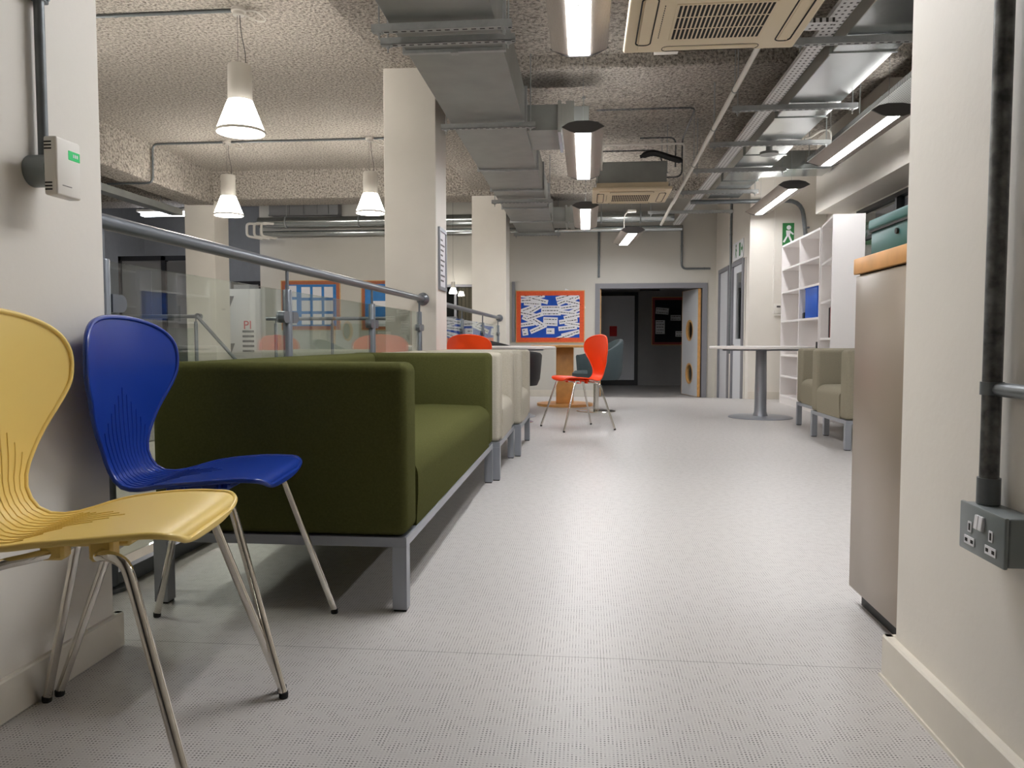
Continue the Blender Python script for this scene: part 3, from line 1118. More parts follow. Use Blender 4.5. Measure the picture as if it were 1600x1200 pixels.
G2 = 'strut rails under the silver duct'
strut_rail('strut rail under the silver duct nearest overhead, meeting the near wall', 1.3, 2.25, 5.15, 2.649, 3.25, G2)
strut_rail('second strut rail under the silver duct, level with the oval light end', 1.18, 2.16, 6.55, 2.649, 3.25, G2)
strut_rail('third strut rail under the silver duct, with a white flex draped over it', 1.18, 2.3, 7.7, 2.649, 3.25, G2)
strut_rail('fourth strut rail under the silver duct, ending by the small cassette', 1.18, 2.18, 8.85, 2.649, 3.25, G2)
strut_rail('fifth strut rail under the silver duct, far down the corridor', 1.18, 2.15, 10.1, 2.649, 3.25, G2)
strut_rail('farthest strut rail under the cable tray near the end wall', 0.9, 2.12, 11.6, 2.649, 3.25, G2)
b = MB()
b.tube(catmull([(2.06, 7.7, 2.70), (2.12, 7.72, 2.72), (2.24, 7.75, 2.79), (2.32, 7.78, 2.78), (2.33, 7.8, 2.66), (2.36, 7.82, 2.56)], 6), 0.009, 8)
tag(b.build('flex_cable', 'offwhite'), 'white flex looping off the third strut rail to the bulkhead light', 'cable')

# white sloping drain pipe with hangers
t = thing('drain_pipe', 'thin white drain pipe sloping away from the large cassette', 'pipe', (1.15, 8.0, 2.7))
b = MB(t.location)
b.tube([(1.15, 4.6, 2.79), (1.15, 10.6, 2.625)], 0.02, 12)
b.build('pipe_run', 'offwhite', t)
b = MB(t.location)
b.tube([(1.15, 10.6, 2.64), (1.13, 12.0, 2.55)], 0.02, 12)
b.build('pipe_end', 'offwhite', t)
for y in (6.3, 7.3, 8.6):
    b = MB(t.location)
    z = 2.79 - (y - 4.6) * 0.0275
    b.tube([(1.15, y, z + 0.015), (1.15, y, 3.25 if not 6.84 < y < 7.34 else 3.13)], 0.004, 6)
    b.tube([(1.15 + 0.024 * math.cos(a), y, z + 0.024 * math.sin(a)) for a in [2 * PI * k / 12 for k in range(12)]], 0.004, 6, True)
    b.build('hanger_clip', 'strut', t)
t = thing('cassette_pipework', 'white pipe and dark lagged pipes looping over the small cassette', 'pipe', (0.5, 9.2, 2.9))
b = MB(t.location)
b.tube(bend([(0.17, 8.88, 2.7), (0.17, 8.88, 2.98), (1.08, 8.88, 2.98), (1.08, 8.88, 2.66)], 0.04), 0.012, 8)
b.build('white_pipe', 'offwhite', t)
b = MB(t.location)
b.tube(bend([(0.1, 8.3, 3.2), (1.12, 8.3, 3.2), (1.12, 9.4, 3.15), (1.12, 9.4, 2.72), (0.93, 9.4, 2.72)], 0.1), 0.010, 8)
b.tube(bend([(0.6, 9.0, 3.08), (1.0, 9.0, 3.08), (1.0, 9.0, 2.75)], 0.08), 0.009, 8)
b.tube(bend([(0.1, 9.2, 2.99), (0.82, 9.2, 2.99), (0.9, 9.2, 2.78)], 0.06), 0.009, 8)
b.build('lagged_pipe', 'conduit_worn', t)
b = MB(t.location)
b.tube(catmull([(0.6, 8.95, 2.86), (0.75, 8.95, 2.9), (0.95, 8.95, 2.84), (1.08, 8.95, 2.8)], 5), [0.02] * 2 + [0.035] * 12 + [0.02] * 2, 8)
b.build('insulation_sleeve', 'black', t)

# spiral duct and pipe bends at the far end
t = thing('round_duct', 'silver round duct crossing below the ceiling along the end wall', 'duct', (-1.5, 13.2, 2.84))
b = MB(t.location)
b.tube([(-5.7, 13.2, 2.86), (1.45, 13.2, 2.86)], 0.09, 20)
b.tube([(-5.7, 13.3, 2.68), (1.6, 13.3, 2.68)], 0.05, 16)
b.build('duct_run', 'galv_bright', t)
for x in (-5.2, -3.9, 0.25, 0.9):
    b = MB(t.location)
    b.tube([(x, 13.2 + 0.096 * math.cos(a), 2.86 + 0.096 * math.sin(a)) for a in [2 * PI * k / 20 for k in range(20)]], 0.012, 6, True)
    b.tube([(x, 13.2, 2.95), (x, 13.2, 3.25 if x > -1.5 else 3.5)], 0.006, 6)
    b.build('clamp_ring', 'strut', t)
for i in range(3):
    b = MB(t.location)
    x = -5.75 + i * 0.13
    b.tube(bend([(x + 0.1, 13.1, 2.82), (x - 0.08, 13.0, 2.82), (x - 0.08, 13.0, 2.6), (x + 0.2, 13.0, 2.55)], 0.06), 0.022, 8)
    b.build('pipe_bend', 'offwhite', t)
b = MB()
b.box(-5.55, -4.3, 13.28, 13.48, 3.0, 3.3, 0.003, 1)
for x in (-5.2, -4.95, -4.7, -4.5):
    b.box(x, x + 0.03, 13.25, 13.29, 3.0, 3.3)
b.box(-5.55, -4.3, 13.25, 13.29, 2.985, 3.005)
tag(b.build('service_panel', 'grey_panel', None, 0), 'grey ribbed panel high on the end wall above the round duct', 'panel')


def conduit(label, paths, r, m='conduit', clips=(), box=None, name='conduit', bendr=0.09):
    t = thing(name, label, 'conduit', paths[0][0])
    b = MB(t.location)
    for p in paths:
        b.tube(bend(p, bendr), r, 10)
    b.build('pipe', m, t)
    for c, ax in clips:
        b = MB(t.location)
        q = Vector(ax) * 0.012
        b.lathe([(r * 0.9, -0.009), (r + 0.003, -0.009), (r + 0.003, 0.009), (r * 0.9, 0.009)], c, 12, ax)
        b.build('saddle_clip', m, t)
    return t


conduit('steel conduit along the ceiling to the nearest cone pendant', [[(-5.9, 6.25, 3.485), (-2.9, 6.25, 3.485)]], 0.014, clips=[((x, 6.25, 3.485), (1, 0, 0)) for x in (-4.6, -3.9, -3.3)])
conduit('steel conduit along the ceiling joining the two farther cone pendants', [[(-1.85, 10.27, 3.485), (-5.93, 10.27, 3.485), (-5.935, 10.27, 2.96), (-6.6, 10.27, 2.96)]], 0.014, clips=[((x, 10.27, 3.485), (1, 0, 0)) for x in (-2.4, -3.3, -4.1, -5.2)])
conduit('grey conduit dropping over the double doors', [[(0.22, FARY - 0.02, 2.75), (0.22, FARY - 0.02, 1.88)]], 0.018, clips=[((0.22, FARY - 0.02, z), (0, 0, 1)) for z in (2.5, 2.1, 1.9)])
conduit('grey conduit curving down and along the end wall by the doors', [[(1.62, FARY - 0.02, 2.75), (1.62, FARY - 0.02, 2.02), (2.1, FARY - 0.02, 2.02)]], 0.018, clips=[((1.62, FARY - 0.02, 2.4), (0, 0, 1)), ((2.0, FARY - 0.02, 2.02), (1, 0, 0))])
conduit('grey conduit running down between the two side doors', [[(2.18, 12.07, 2.9), (2.18, 12.07, 0.6)]], 0.018, clips=[((2.18, 12.07, z), (0, 0, 1)) for z in (2.4, 1.7)])
conduit('grey conduit bending down behind the bookcases from the ceiling', [[(1.4, 10.75, 2.66), (2.86, 10.75, 2.66), (2.94, 10.75, 2.0)]], 0.028, clips=[((2.935, 10.75, 2.3), (0, 0, 1))], bendr=0.2)

# left background: batten fittings, tray and display boards
t = thing('ceiling_batten', 'bright batten lights in the ceiling opening beyond the left wall', 'light', (-7.3, 13.3, 3.0))
b = MB(t.location)
b.box(-7.75, -6.75, 13.0, 13.12, 2.98, 3.04)
b.build('tube_diffuser', 'batten', t, 0)
b = MB(t.location)
b.box(-7.8, -6.7, 12.95, 13.17, 3.04, 3.08)
b.tube([(-7.1, 13.06, 3.06), (-7.1, 13.06, 3.5)], 0.012, 8)
b.build('housing', 'offwhite', t)
t = thing('cable_tray', 'grey cable tray slanting through the ceiling opening beyond the left wall', 'cable tray', (-6.6, 11.0, 2.85))
b = MB(t.location)
b.box(-6.62, -6.44, 7.0, 12.0, 2.80, 2.90)
b.build('tray_run', 'galv', t, 0)
b = MB(t.location)
for y in (9.5, 11.5):
    b.tube([(-6.53, y, 2.9), (-6.53, y, 3.5)], 0.006, 6)
b.build('hanger_rod', 'strut', t)
t = thing('display_board', 'grey double display panel standing beyond the stair glass at the left', 'display board', (-7.6, 13.2, -0.15))
b = MB(t.location)
b.box(-8.25, -7.5, 13.2, 13.24, 0.5, 2.25)
b.box(-7.42, -6.75, 13.22, 13.26, 0.5, 2.2)
b.build('panel', 'grey_panel', t, 0)
b = MB(t.location)
for x0, x1, z1 in ((-8.3, -8.25, 2.3), (-7.5, -7.42, 2.3), (-6.75, -6.66, 2.28)):
    b.box(x0, x1, 13.17, 13.27, -0.16, z1)
b.box(-8.3, -6.66, 13.17, 13.27, 2.22, 2.3)
b.build('frame', 'black', t, 0)
b = MB(t.location)
b.box(-8.1, -7.7, 13.19, 13.2, 0.9, 2.05)
b.box(-7.3, -6.9, 13.21, 13.22, 1.1, 1.9)
b.build('poster', 'frame', t, 0)
# recess doors and the poster
for nm, x0, x1, lb in (('door_6', -7.15, -6.5, 'dark grey door in the recess behind the far left column'), ('door_7', -6.35, -5.85, 'dark doorway in the recess beside the end wall')):
    t = thing(nm, lb, 'door', ((x0 + x1) / 2, 15.2, -0.18))
    t['kind'] = 'structure'
    b = MB(t.location)
    b.box(x0, x1, 15.14, 15.2, -0.2, 2.0)
    b.build('frame', 'dark', t, 0)
    b = MB(t.location)
    b.box(x0 + 0.07, x1 - 0.07, 15.12, 15.15, -0.2, 1.93)
    b.build('leaf', 'wall_dark', t, 0)
t = thing('poster_panel', 'white poster panel with red PI lettering seen through the stair glass', 'poster', (-6.2, 13.6, -0.17))
b = MB(t.location)
b.box(-6.75, -5.86, 13.78, 13.82, -0.18, 1.75)
b.build('panel', 'white', t, 0)
lettering('PI', 0.22, 'red', t, (0.0, 0.175, 1.25), (PI / 2, 0, 0))
b = MB(t.location)
b.prism([(-6.72, 1.62), (-6.45, 1.62), (-6.6, 1.25), (-6.72, 1.25)], lambda u, v, w: (u, w, v), 13.772, 13.78)
b.prism([(-6.72, 0.75), (-6.45, 0.75), (-6.6, 0.35), (-6.72, 0.35)], lambda u, v, w: (u, w, v), 13.772, 13.78)
b.build('printed_shape', 'capgrey', t, 0)
b = MB(t.location)
for k in range(5):
    b.box(-6.3, -6.08, 13.774, 13.78, 0.95 - k * 0.09, 0.99 - k * 0.09)
b.build('printed_lines', 'capgrey', t, 0)

# ================================================================== BALUSTRADES
def handrail(label, a, c, r=0.0245, posts=(), glass_z=(0.09, 1.03), end_flange=True, group='glass balustrades', clamp=True, extra=()):
    a, c = Vector(a), Vector(c)
    t = thing('balustrade', label, 'balustrade', (a.x, a.y, 0), 0, group)
    d = (c - a)
    b = MB(t.location)
    b.tube([a, c], r, 20)
    b.build('handrail', 'railing', t)
    if end_flange:
        b = MB(t.location)
        u = d.normalized()
        b.lathe([(0, -0.04), (0.028, -0.04), (0.054, -0.014), (0.056, 0.0), (0, 0)], c, 28, u)
        b.build('end_flange', 'railing', t)
    pts = []
    for s in posts:
        p = a + d * s
        pts.append(p)
        b = MB(t.location)
        b.lathe([(0, 0.0), (0.05, 0.0), (0.05, 0.012), (0.0225, 0.014), (0.0225, 1.03), (0.02, 1.035), (0, 1.035)], (p.x, p.y, 0), 20)
        b.tube([(p.x, p.y, 1.03), (p.x, p.y, p.z - r * 0.5)], 0.0085, 10)
        po = b.build('post', 'railing', t)
        if clamp:
            for zc in (0.9, 0.25):
                u = d.normalized()
                n = Vector((-u.y, u.x, 0))
                for sg in (-1, 1):
                    b = MB(t.location)
                    ctr = Vector((p.x, p.y, zc)) + u * sg * 0.055
                    # rounded clamp jaw
                    R = 0.028
                    poly = [(-0.035, -R), (0.01, -R)] + [(0.01 + R * math.cos(math.radians(q)), R * math.sin(math.radians(q))) for q in (-70, -50, -30, -10, 10, 30, 50, 70)] + [(0.01, R), (-0.035, R)]
                    b.prism(poly, lambda uu, vv, w: tuple(ctr + u * sg * uu + n * w + Vector((0, 0, vv))), -0.02, 0.02)
                    b.build('glass_clamp', 'railing', po)
    allp = list(pts) + list(extra)
    allp = sorted(allp, key=lambda p: (Vector((p[0], p[1])) - a.to_2d()).length)
    u = d.normalized()
    for p, q in zip(allp, allp[1:]):
        p2, q2 = Vector((p[0], p[1], 0)) + u * 0.035, Vector((q[0], q[1], 0)) - u * 0.035
        n = Vector((-u.y, u.x, 0)) * 0.005
        b = MB(t.location)
        b.prism([(0, glass_z[0]), (1, glass_z[0]), (1, glass_z[1]), (0, glass_z[1])], lambda uu, vv, w: tuple(p2.lerp(q2, uu) + n * w + Vector((0, 0, vv))), -1, 1)
        b.build('glass_panel', 'glass', t, 0)
    return t


A = (-1.505, 1.0, 1.15)
Cc = (-1.41, 6.66, 1.15)
BAL = handrail('glass balustrade with round grey handrail behind the sofas, ending at the white column', A, Cc, posts=[(y - 1.0) / 5.66 for y in (2.27, 3.70, 5.13, 6.52)], extra=[Vector((-1.505, 1.1, 0))])
handrail('second glass balustrade between the two white columns', (-1.4, 7.2, 1.15), (-1.345, 12.08, 1.15), posts=[(y - 7.2) / 4.88 for y in (7.35, 8.63, 10.25, 11.9)])
handrail('balustrade crossing the far side of the stair well below the notice boards', (-4.45, 10.5, 1.1), (-1.75, 10.5, 1.1), posts=(0.05, 0.35, 0.65, 0.96), end_flange=False, clamp=False)
t = handrail('balustrade on the far left landing with a rail dropping down the stairs', (-8.6, 9.4, 1.1), (-4.87, 9.4, 1.1), posts=(0.2, 0.5, 0.75, 0.99), end_flange=False, clamp=False, glass_z=(0.1, 0.95))
b = MB(t.location)
b.lathe([(0, -0.03), (0.04, -0.03), (0.04, 0.03), (0, 0.03)], (-4.87, 9.4, 1.1), 16, (0, 1, 0))
b.tube([(-4.87, 9.36, 1.1), (-4.05, 9.36, 0.2), (-3.2, 9.36, -0.8)], 0.022, 12)
b.build('stair_rail', 'railing', t)
# dark channel at the foot of the near glass
b = MB(BAL.location)
b.prism([(0, 0), (0.03, 0), (0.03, 0.05), (0, 0.05)], lambda u, v, w: (-1.505 + 0.095 * (w - 1.0) / 5.66 - 0.015 + u, w, v + 0.001), 1.0, 6.6)
b.build('floor_channel', 'railing', BAL, 0)

# framed notice on the first column
t = thing('framed_notice', 'silver framed notice on the side of the near white column', 'framed notice', (-1.29, 6.9, 1.24))
b = MB(t.location)
x = -1.29
frame4(b, lambda a, c, d, f: b.box(x - 0.004, x + 0.014, a, c, d, f), 6.76, 7.1, 1.24, 1.79, 0.03)
b.build('frame', 'silver', t, 0)
b = MB(t.location)
b.box(x - 0.004, x + 0.003, 6.79, 7.07, 1.27, 1.76)
for k in range(9):
    b.box(x + 0.003, x + 0.004, 6.83, 6.83 + 0.12 + 0.09 * ((k * 5) % 3) / 2, 1.68 - k * 0.045, 1.695 - k * 0.045, mi=1)
b.build('sheet', ['paper', 'capgrey'], t, 0)

# ================================================================== FURNITURE
def lounge(label, W, D, fab, loc, rz, name, cat, group=None, H=0.72, seat_h=0.44, arm=0.15, back=0.15):
    """cube lounge seat: local +x is forward, y across; origin on the floor at the middle of its footprint"""
    t = thing(name, label, cat, loc, rz, group)
    zb = 0.217
    x0, x1 = -D / 2, D / 2
    y0, y1 = -W / 2, W / 2
    for sg in (-1, 1):
        b = MB()
        ya, yb = (y0, y0 + arm) if sg < 0 else (y1 - arm, y1)
        b.box(x0, x1, ya, yb, zb, H, 0.028, 4)
        b.build('armrest', fab, t)
    b = MB()
    b.box(x0, x0 + back, y0 + arm + 0.002, y1 - arm - 0.002, zb, H - 0.002, 0.028, 4)
    b.build('backrest', fab, t)
    b = MB()
    ns = 1 if W < 1.2 else 1
    for k in range(ns):
        ya = y0 + arm + 0.003 + k * (W - 2 * arm) / ns
        yb = y0 + arm - 0.003 + (k + 1) * (W - 2 * arm) / ns
        R = 0.07
        xs = x1 - 0.004
        sec = [(x0 + back - 0.01, zb), (xs, zb), (xs + 0.006, zb + 0.1)]
        for q in range(9):
            a = math.radians(q * 10)
            sec.append((xs - R + (R + 0.006) * math.cos(a), seat_h - R + R * math.sin(a)))
        sec += [((xs + x0 + back) / 2, seat_h + 0.006), (x0 + back - 0.01, seat_h - 0.004)]
        b.prism(sec, lambda u, v, w: (u, w, v), ya, yb)
    b.build('seat', fab, t, 50)
    b = MB()
    r0 = 0.04
    for q in ((x0, x1, y0, y0 + r0), (x0, x1, y1 - r0, y1), (x0, x0 + r0, y0 + r0, y1 - r0), (x1 - r0, x1, y0 + r0, y1 - r0)):
        b.box(q[0], q[1], q[2], q[3], zb - 0.028, zb - 0.0005)
    b.build('base_frame', 'silver', t, 0)
    for sx in (-1, 1):
        for sy in (-1, 1):
            b = MB()
            xa = x0 if sx < 0 else x1 - 0.042
            ya = y0 if sy < 0 else y1 - 0.042
            b.box(xa, xa + 0.042, ya, ya + 0.042, 0.006, zb - 0.0285)
            lg = b.build('leg', 'silver', t, 0)
            b = MB()
            b.box(xa + 0.003, xa + 0.039, ya + 0.003, ya + 0.039, 0.0, 0.007)
            b.build('foot_pad', 'rubber', lg, 0)
    return t


lounge('long olive green cube sofa on a silver frame', 2.09, 0.765, 'olive', (-0.51 - 0.3825, 2.16 + 1.045, 0), 0, 'sofa', 'sofa')
G3 = 'beige cube armchairs'
lounge('beige cube armchair right next to the end of the olive sofa', 0.885, 0.70, 'beige', (-0.475 - 0.35, 4.285 + 0.4425, 0), 0, 'armchair', 'armchair', G3)
lounge('second beige cube armchair from the olive sofa, near the orange chairs', 0.885, 0.70, 'beige', (-0.435 - 0.35, 5.215 + 0.4425, 0), 0, 'armchair', 'armchair', G3)
G4 = 'taupe cube armchairs by the bookcases'
lounge('taupe cube armchair partly hidden by the metal cabinet', 0.865, 0.70, 'taupe', (1.855 + 0.35, 5.715 + 0.4325, 0), PI, 'armchair', 'armchair', G4)
lounge('taupe cube armchair farther back, beside the white pedestal table', 0.865, 0.70, 'taupe', (1.975 + 0.35, 6.615 + 0.4325, 0), PI, 'armchair', 'armchair', G4)


def shell_mesh():
    prof = catmull([(.182, 0, .437), (.180, 0, .456), (.150, 0, .465), (.06, 0, .464), (-.04, 0, .454), (-.125, 0, .437), (-.175, 0, .447), (-.203, 0, .495), (-.212, 0, .57), (-.215, 0, .67), (-.215, 0, .77), (-.22, 0, .84)], 6)
    # arc length, then resample with closer rows at the two rounded ends
    S0 = [0.0]
    for i in range(1, len(prof)):
        S0.append(S0[-1] + (prof[i] - prof[i - 1]).length)
    T = S0[-1]

    def at(d):
        for i in range(1, len(prof)):
            if d <= S0[i] or i == len(prof) - 1:
                return prof[i - 1].lerp(prof[i], (d - S0[i - 1]) / (S0[i] - S0[i - 1]))
    S = [T * (q - math.sin(2 * PI * q) / (2 * PI) * 0.93) for q in [k / 64 for k in range(65)]]
    prof = [at(d) for d in S]
    n = len(prof)
    keys = [(.075, .182), (.13, .193), (.19, .199), (.27, .194), (.34, .178), (.41, .138), (.47, .116), (.53, .105), (.59, .112), (.66, .146), (.74, .190), (.81, .230), (.86, .238)]

    def width(d):
        s = d / T
        if s < .075:
            q = 1 - s / .075
            return max(0.012, .182 * max(0, 1 - q ** 3.0) ** (1 / 2.7))
        if s > .86:
            q = (s - .86) / .14
            return max(0.012, .238 * max(0, 1 - q ** 2.6) ** (1 / 2.2))
        for k in range(len(keys) - 1):
            (a, wa), (c, wc) = keys[k], keys[k + 1]
            if s <= c:
                p0 = keys[max(0, k - 1)][1]
                p3 = keys[min(len(keys) - 1, k + 2)][1]
                t = (s - a) / (c - a)
                return 0.5 * (2 * wa + (wc - p0) * t + (2 * p0 - 5 * wa + 4 * wc - p3) * t * t + (3 * wa - p0 - 3 * wc + p3) * t ** 3)
        return keys[-1][1]
    tang, nor = [], []
    for i in range(n):
        d = (prof[min(n - 1, i + 1)] - prof[max(0, i - 1)]).normalized()
        tang.append(d)
        nor.append(Vector((d.z, 0, -d.x)) * -1 if False else Vector((d.z, 0, -d.x)))
    # outward (sitter) side: up on the seat, forward on the back
    for i in range(n):
        if nor[i].z < -0.01 or (abs(nor[i].z) < 0.3 and nor[i].x < 0):
            nor[i] = -nor[i]
    NV = 18

    def pt(i, v, lift=0.0):
        s = S[i] / T
        w = width(S[i])
        y = v * w
        back = min(1, max(0, (s - .55) / .2))
        seat = 1 - min(1, max(0, (s - .3) / .2))
        q = abs(y) / 0.22
        off = back * 0.035 * q * q + seat * (0.006 * q * q - 0.004 * max(0, (abs(y) - 0.15) / 0.06) ** 2) - (1 - back) * (1 - seat) * 0.0 + lift
        return prof[i] + nor[i] * off + Vector((0, y, 0))
    th = 0.008
    bm = bmesh.new()
    top = [[bm.verts.new(pt(i, -1 + 2 * j / NV)) for j in range(NV + 1)] for i in range(n)]
    bot = [[bm.verts.new(pt(i, -1 + 2 * j / NV, -th)) for j in range(NV + 1)] for i in range(n)]
    for i in range(n - 1):
        for j in range(NV):
            bm.faces.new((top[i][j], top[i][j + 1], top[i + 1][j + 1], top[i + 1][j]))
            bm.faces.new((bot[i][j + 1], bot[i][j], bot[i + 1][j], bot[i + 1][j + 1]))
    for i in range(n - 1):
        bm.faces.new((top[i][0], top[i + 1][0], bot[i + 1][0], bot[i][0]))
        bm.faces.new((top[i + 1][NV], top[i][NV], bot[i][NV], bot[i + 1][NV]))
    for j in range(NV):
        bm.faces.new((top[0][j + 1], top[0][j], bot[0][j], bot[0][j + 1]))
        bm.faces.new((top[n - 1][j], top[n - 1][j + 1], bot[n - 1][j + 1], bot[n - 1][j]))
    bmesh.ops.recalc_face_normals(bm, faces=bm.faces)
    ribs = []
    for k in range(-5, 6):
        line = []
        for i in range(n):
            s = S[i] / T
            lo, hi = 0.20 + 0.035 * abs(k), 0.80 - 0.03 * abs(k)
            if lo < s < hi:
                w = width(S[i])
                yy = k * 0.021 * min(1.0, w / 0.13)
                line.append(pt(i, yy / w, 0.0006))
        ribs.append(line)
    rim = [pt(i, 1, -0.002) for i in range(n)] + [pt(n - 1, 1 - 2 * j / 8, -0.002) for j in range(1, 8)] + [pt(n - 1 - i, -1, -0.002) for i in range(n)] + [pt(0, -1 + 2 * j / 8, -0.002) for j in range(1, 8)]
    return bm, ribs, rim


def plastic_chair(label, colour, loc, rz, group=None):
    t = thing('plastic_chair', label, 'chair', loc, rz, group)
    bm, ribs, rim = shell_mesh()
    b = MB()
    b._merge(bm)
    for ln in ribs:
        b.tube(ln, 0.0011, 5)
    b.build('seat_shell', colour, t, 60)
    b = MB()
    b.tube(rim, 0.0062, 8, True)
    b.build('rim', colour, t, 80)
    b = MB()
    b.box(-0.06, 0.08, -0.10, 0.10, 0.428, 0.447, 0.005, 1)
    for sg in (-1, 1):
        b.box(0.025, 0.065, sg * 0.12 - 0.016, sg * 0.12 + 0.016, 0.411, 0.452, 0.005, 1)
        b.box(-0.065, -0.025, sg * 0.10 - 0.016, sg * 0.10 + 0.016, 0.409, 0.445, 0.005, 1)
    b.build('seat_bracket', colour, t)
    b = MB()
    b.tube([(0.045, -0.13, 0.425), (0.045, 0.13, 0.425)], 0.0095, 12)
    b.tube([(-0.045, -0.11, 0.421), (-0.045, 0.11, 0.421)], 0.0095, 12)
    b.build('under_frame', 'chrome', t)
    for sx, fx, fy in ((1, 0.245, 0.265), (-1, -0.25, 0.245)):
        for sy in (-1, 1):
            b = MB()
            if sx > 0:
                path = [(0.045, sy * 0.12, 0.425), (0.055, sy * 0.160, 0.428), (0.082, sy * 0.188, 0.436), (0.112, sy * 0.199, 0.424), (0.128, sy * 0.206, 0.385), (fx, sy * fy, 0.012)]
            else:
                path = [(-0.045, sy * 0.10, 0.421), (-0.07, sy * 0.135, 0.420), (-0.11, sy * 0.165, 0.414), (-0.138, sy * 0.178, 0.393), (-0.15, sy * 0.184, 0.35), (fx, sy * fy, 0.012)]
            sm = catmull(path[:5], 5) + [Vector(path[5])]
            b.tube(sm, 0.0092, 14)
            lg = b.build('leg', 'chrome', t)
            b = MB()
            b.lathe([(0, 0), (0.009, 0), (0.0101, 0.003), (0.0101, 0.013), (0, 0.013)], (fx + 0.001 * sx, sy * fy, 0), 14)
            b.build('foot_cap', 'rubber', lg)
    return t


G5 = 'shell chairs with chrome legs'
plastic_chair('yellow plastic shell chair with chrome legs, against the near wall', 'yellow', (-0.873, 1.335, 0), math.radians(9), G5)
plastic_chair('blue plastic shell chair with chrome legs, between yellow chair and sofa', 'blue', (-0.93, 1.84, 0), math.radians(6.5), G5)
plastic_chair('orange plastic shell chair standing clear on the floor, facing the sofas', 'orange', (-0.07, 6.99, 0), math.radians(205), G5)
plastic_chair('orange plastic chair of which only the back shows above the beige armchairs', 'orange', (-0.93, 6.85, 0), math.radians(62), G5)


def round_table(label, top_m, col_m, base_m, loc, r, h, base_r, col, group=None, slab=False):
    t = thing('round_table', label, 'table', loc, 0, group)
    b = MB()
    th = 0.028
    b.lathe([(0, h - th), (r - 0.006, h - th), (r, h - th + 0.005), (r, h - 0.004), (r - 0.004, h), (0, h)], (0, 0, 0), 72)
    b.build('tabletop', top_m, t, 30)
    b = MB()
    if slab:
        b.box(-col, col, -col, col, 0.03, h - th, 0.01, 2)
    else:
        b.lathe([(0, 0.012), (col * 1.25, 0.012), (col, 0.06), (col * 0.86, h - 0.06), (col * 0.86, h - th), (0, h - th)], (0, 0, 0), 32)
        b.box(-0.13, 0.13, -0.13, 0.13, h - th - 0.012, h - th)
        b.box(-r * 0.75, r * 0.75, -0.025, 0.025, h - th - 0.02, h - th)
    b.build('pedestal', col_m, t, 30)
    b = MB()
    if slab:
        b.lathe([(0, 0), (base_r, 0), (base_r, 0.03), (0, 0.03)], (0, 0, 0), 64)
    else:
        b.lathe([(0, 0), (base_r, 0), (base_r, 0.006), (base_r * 0.95, 0.013), (base_r * 0.3, 0.018), (0, 0.018)], (0, 0, 0), 64)
    b.build('base_plate', base_m, t, 30)
    return t


round_table('round white pedestal table standing alone beside the taupe armchairs', 'white', 'silver', 'silver', (1.80, 8.18, 0), 0.52, 0.735, 0.32, 0.062)
round_table('round beech table with square beech pedestal behind the orange chair', 'wood', 'wood', 'wood', (-0.25, 9.5, 0), 0.42, 0.74, 0.34, 0.105, slab=True)
round_table('round white table just behind the beige armchairs', 'white', 'silver', 'silver', (-0.82, 8.06, 0), 0.51, 0.735, 0.3, 0.05)


def tub_chair(label, m, loc, rz, h=0.81, arm_h=0.63, group=None):
    t = thing('tub_chair', label, 'chair', loc, rz, group)
    # U-shaped wall, open toward local +x
    b = MB()
    bm = bmesh.new()
    R0, R1 = 0.29, 0.245
    cols = []
    N_ = 28
    for k in range(N_ + 1):
        a = math.radians(55 + 250 * k / N_)
        back = 0.5 - 0.5 * math.cos(math.pi * min(1, max(0, (k / N_) * 2 if k <= N_ / 2 else 2 - 2 * k / N_)))
        top = arm_h + (h - arm_h) * back
        ring = []
        fl = 0.0
        for r, z in ((R0 * 0.88, 0.36), (R0 * 0.97, 0.42), (R0, 0.5), (R0 + 0.012, top - 0.02), (R0, top), (R1 + 0.012, top), (R1, top - 0.02), (R1 - 0.005, 0.42), (R1 * 0.9, 0.36)):
            ring.append(bm.verts.new((r * math.cos(a), r * math.sin(a), z)))
        cols.append(ring)
    for A_, B_ in zip(cols, cols[1:]):
        m_ = len(A_)
        for i in range(m_):
            bm.faces.new((A_[i], A_[(i + 1) % m_], B_[(i + 1) % m_], B_[i]))
    bm.faces.new(list(reversed(cols[0])))
    bm.faces.new(cols[-1])
    bmesh.ops.recalc_face_normals(bm, faces=bm.faces)
    b._merge(bm)
    b.build('tub_back', m, t, 50)
    b = MB()
    b.lathe([(0, 0.36), (0.22, 0.36), (0.25, 0.385), (0.25, 0.43), (0.22, 0.455), (0, 0.46)], (0.02, 0, 0), 40)
    b.build('seat', m, t, 50)
    b = MB()
    b.lathe([(0, 0.01), (0.03, 0.01), (0.03, 0.36), (0, 0.36)], (0, 0, 0), 20)
    b.build('pedestal', 'chrome', t)
    b = MB()
    b.lathe([(0, 0), (0.22, 0), (0.22, 0.006), (0.2, 0.012), (0.04, 0.02), (0, 0.02)], (0, 0, 0), 48)
    b.build('base_plate', 'chrome', t, 30)
    return t


G6 = 'swivel tub chairs'
tub_chair('slate grey swivel tub chair on a chrome disc behind the orange chair', 'tealseat', (0.12, 8.72, 0), math.radians(195), group=G6)
tub_chair('black tub chair tucked behind the beige armchairs, only an edge showing', 'black', (-0.72, 7.48, 0), math.radians(95), 0.70, 0.66, group=G6)
tub_chair('black tub chair beyond the white table, top of its back showing', 'black', (-1.03, 9.1, 0), math.radians(-40), 0.80, 0.7, group=G6)

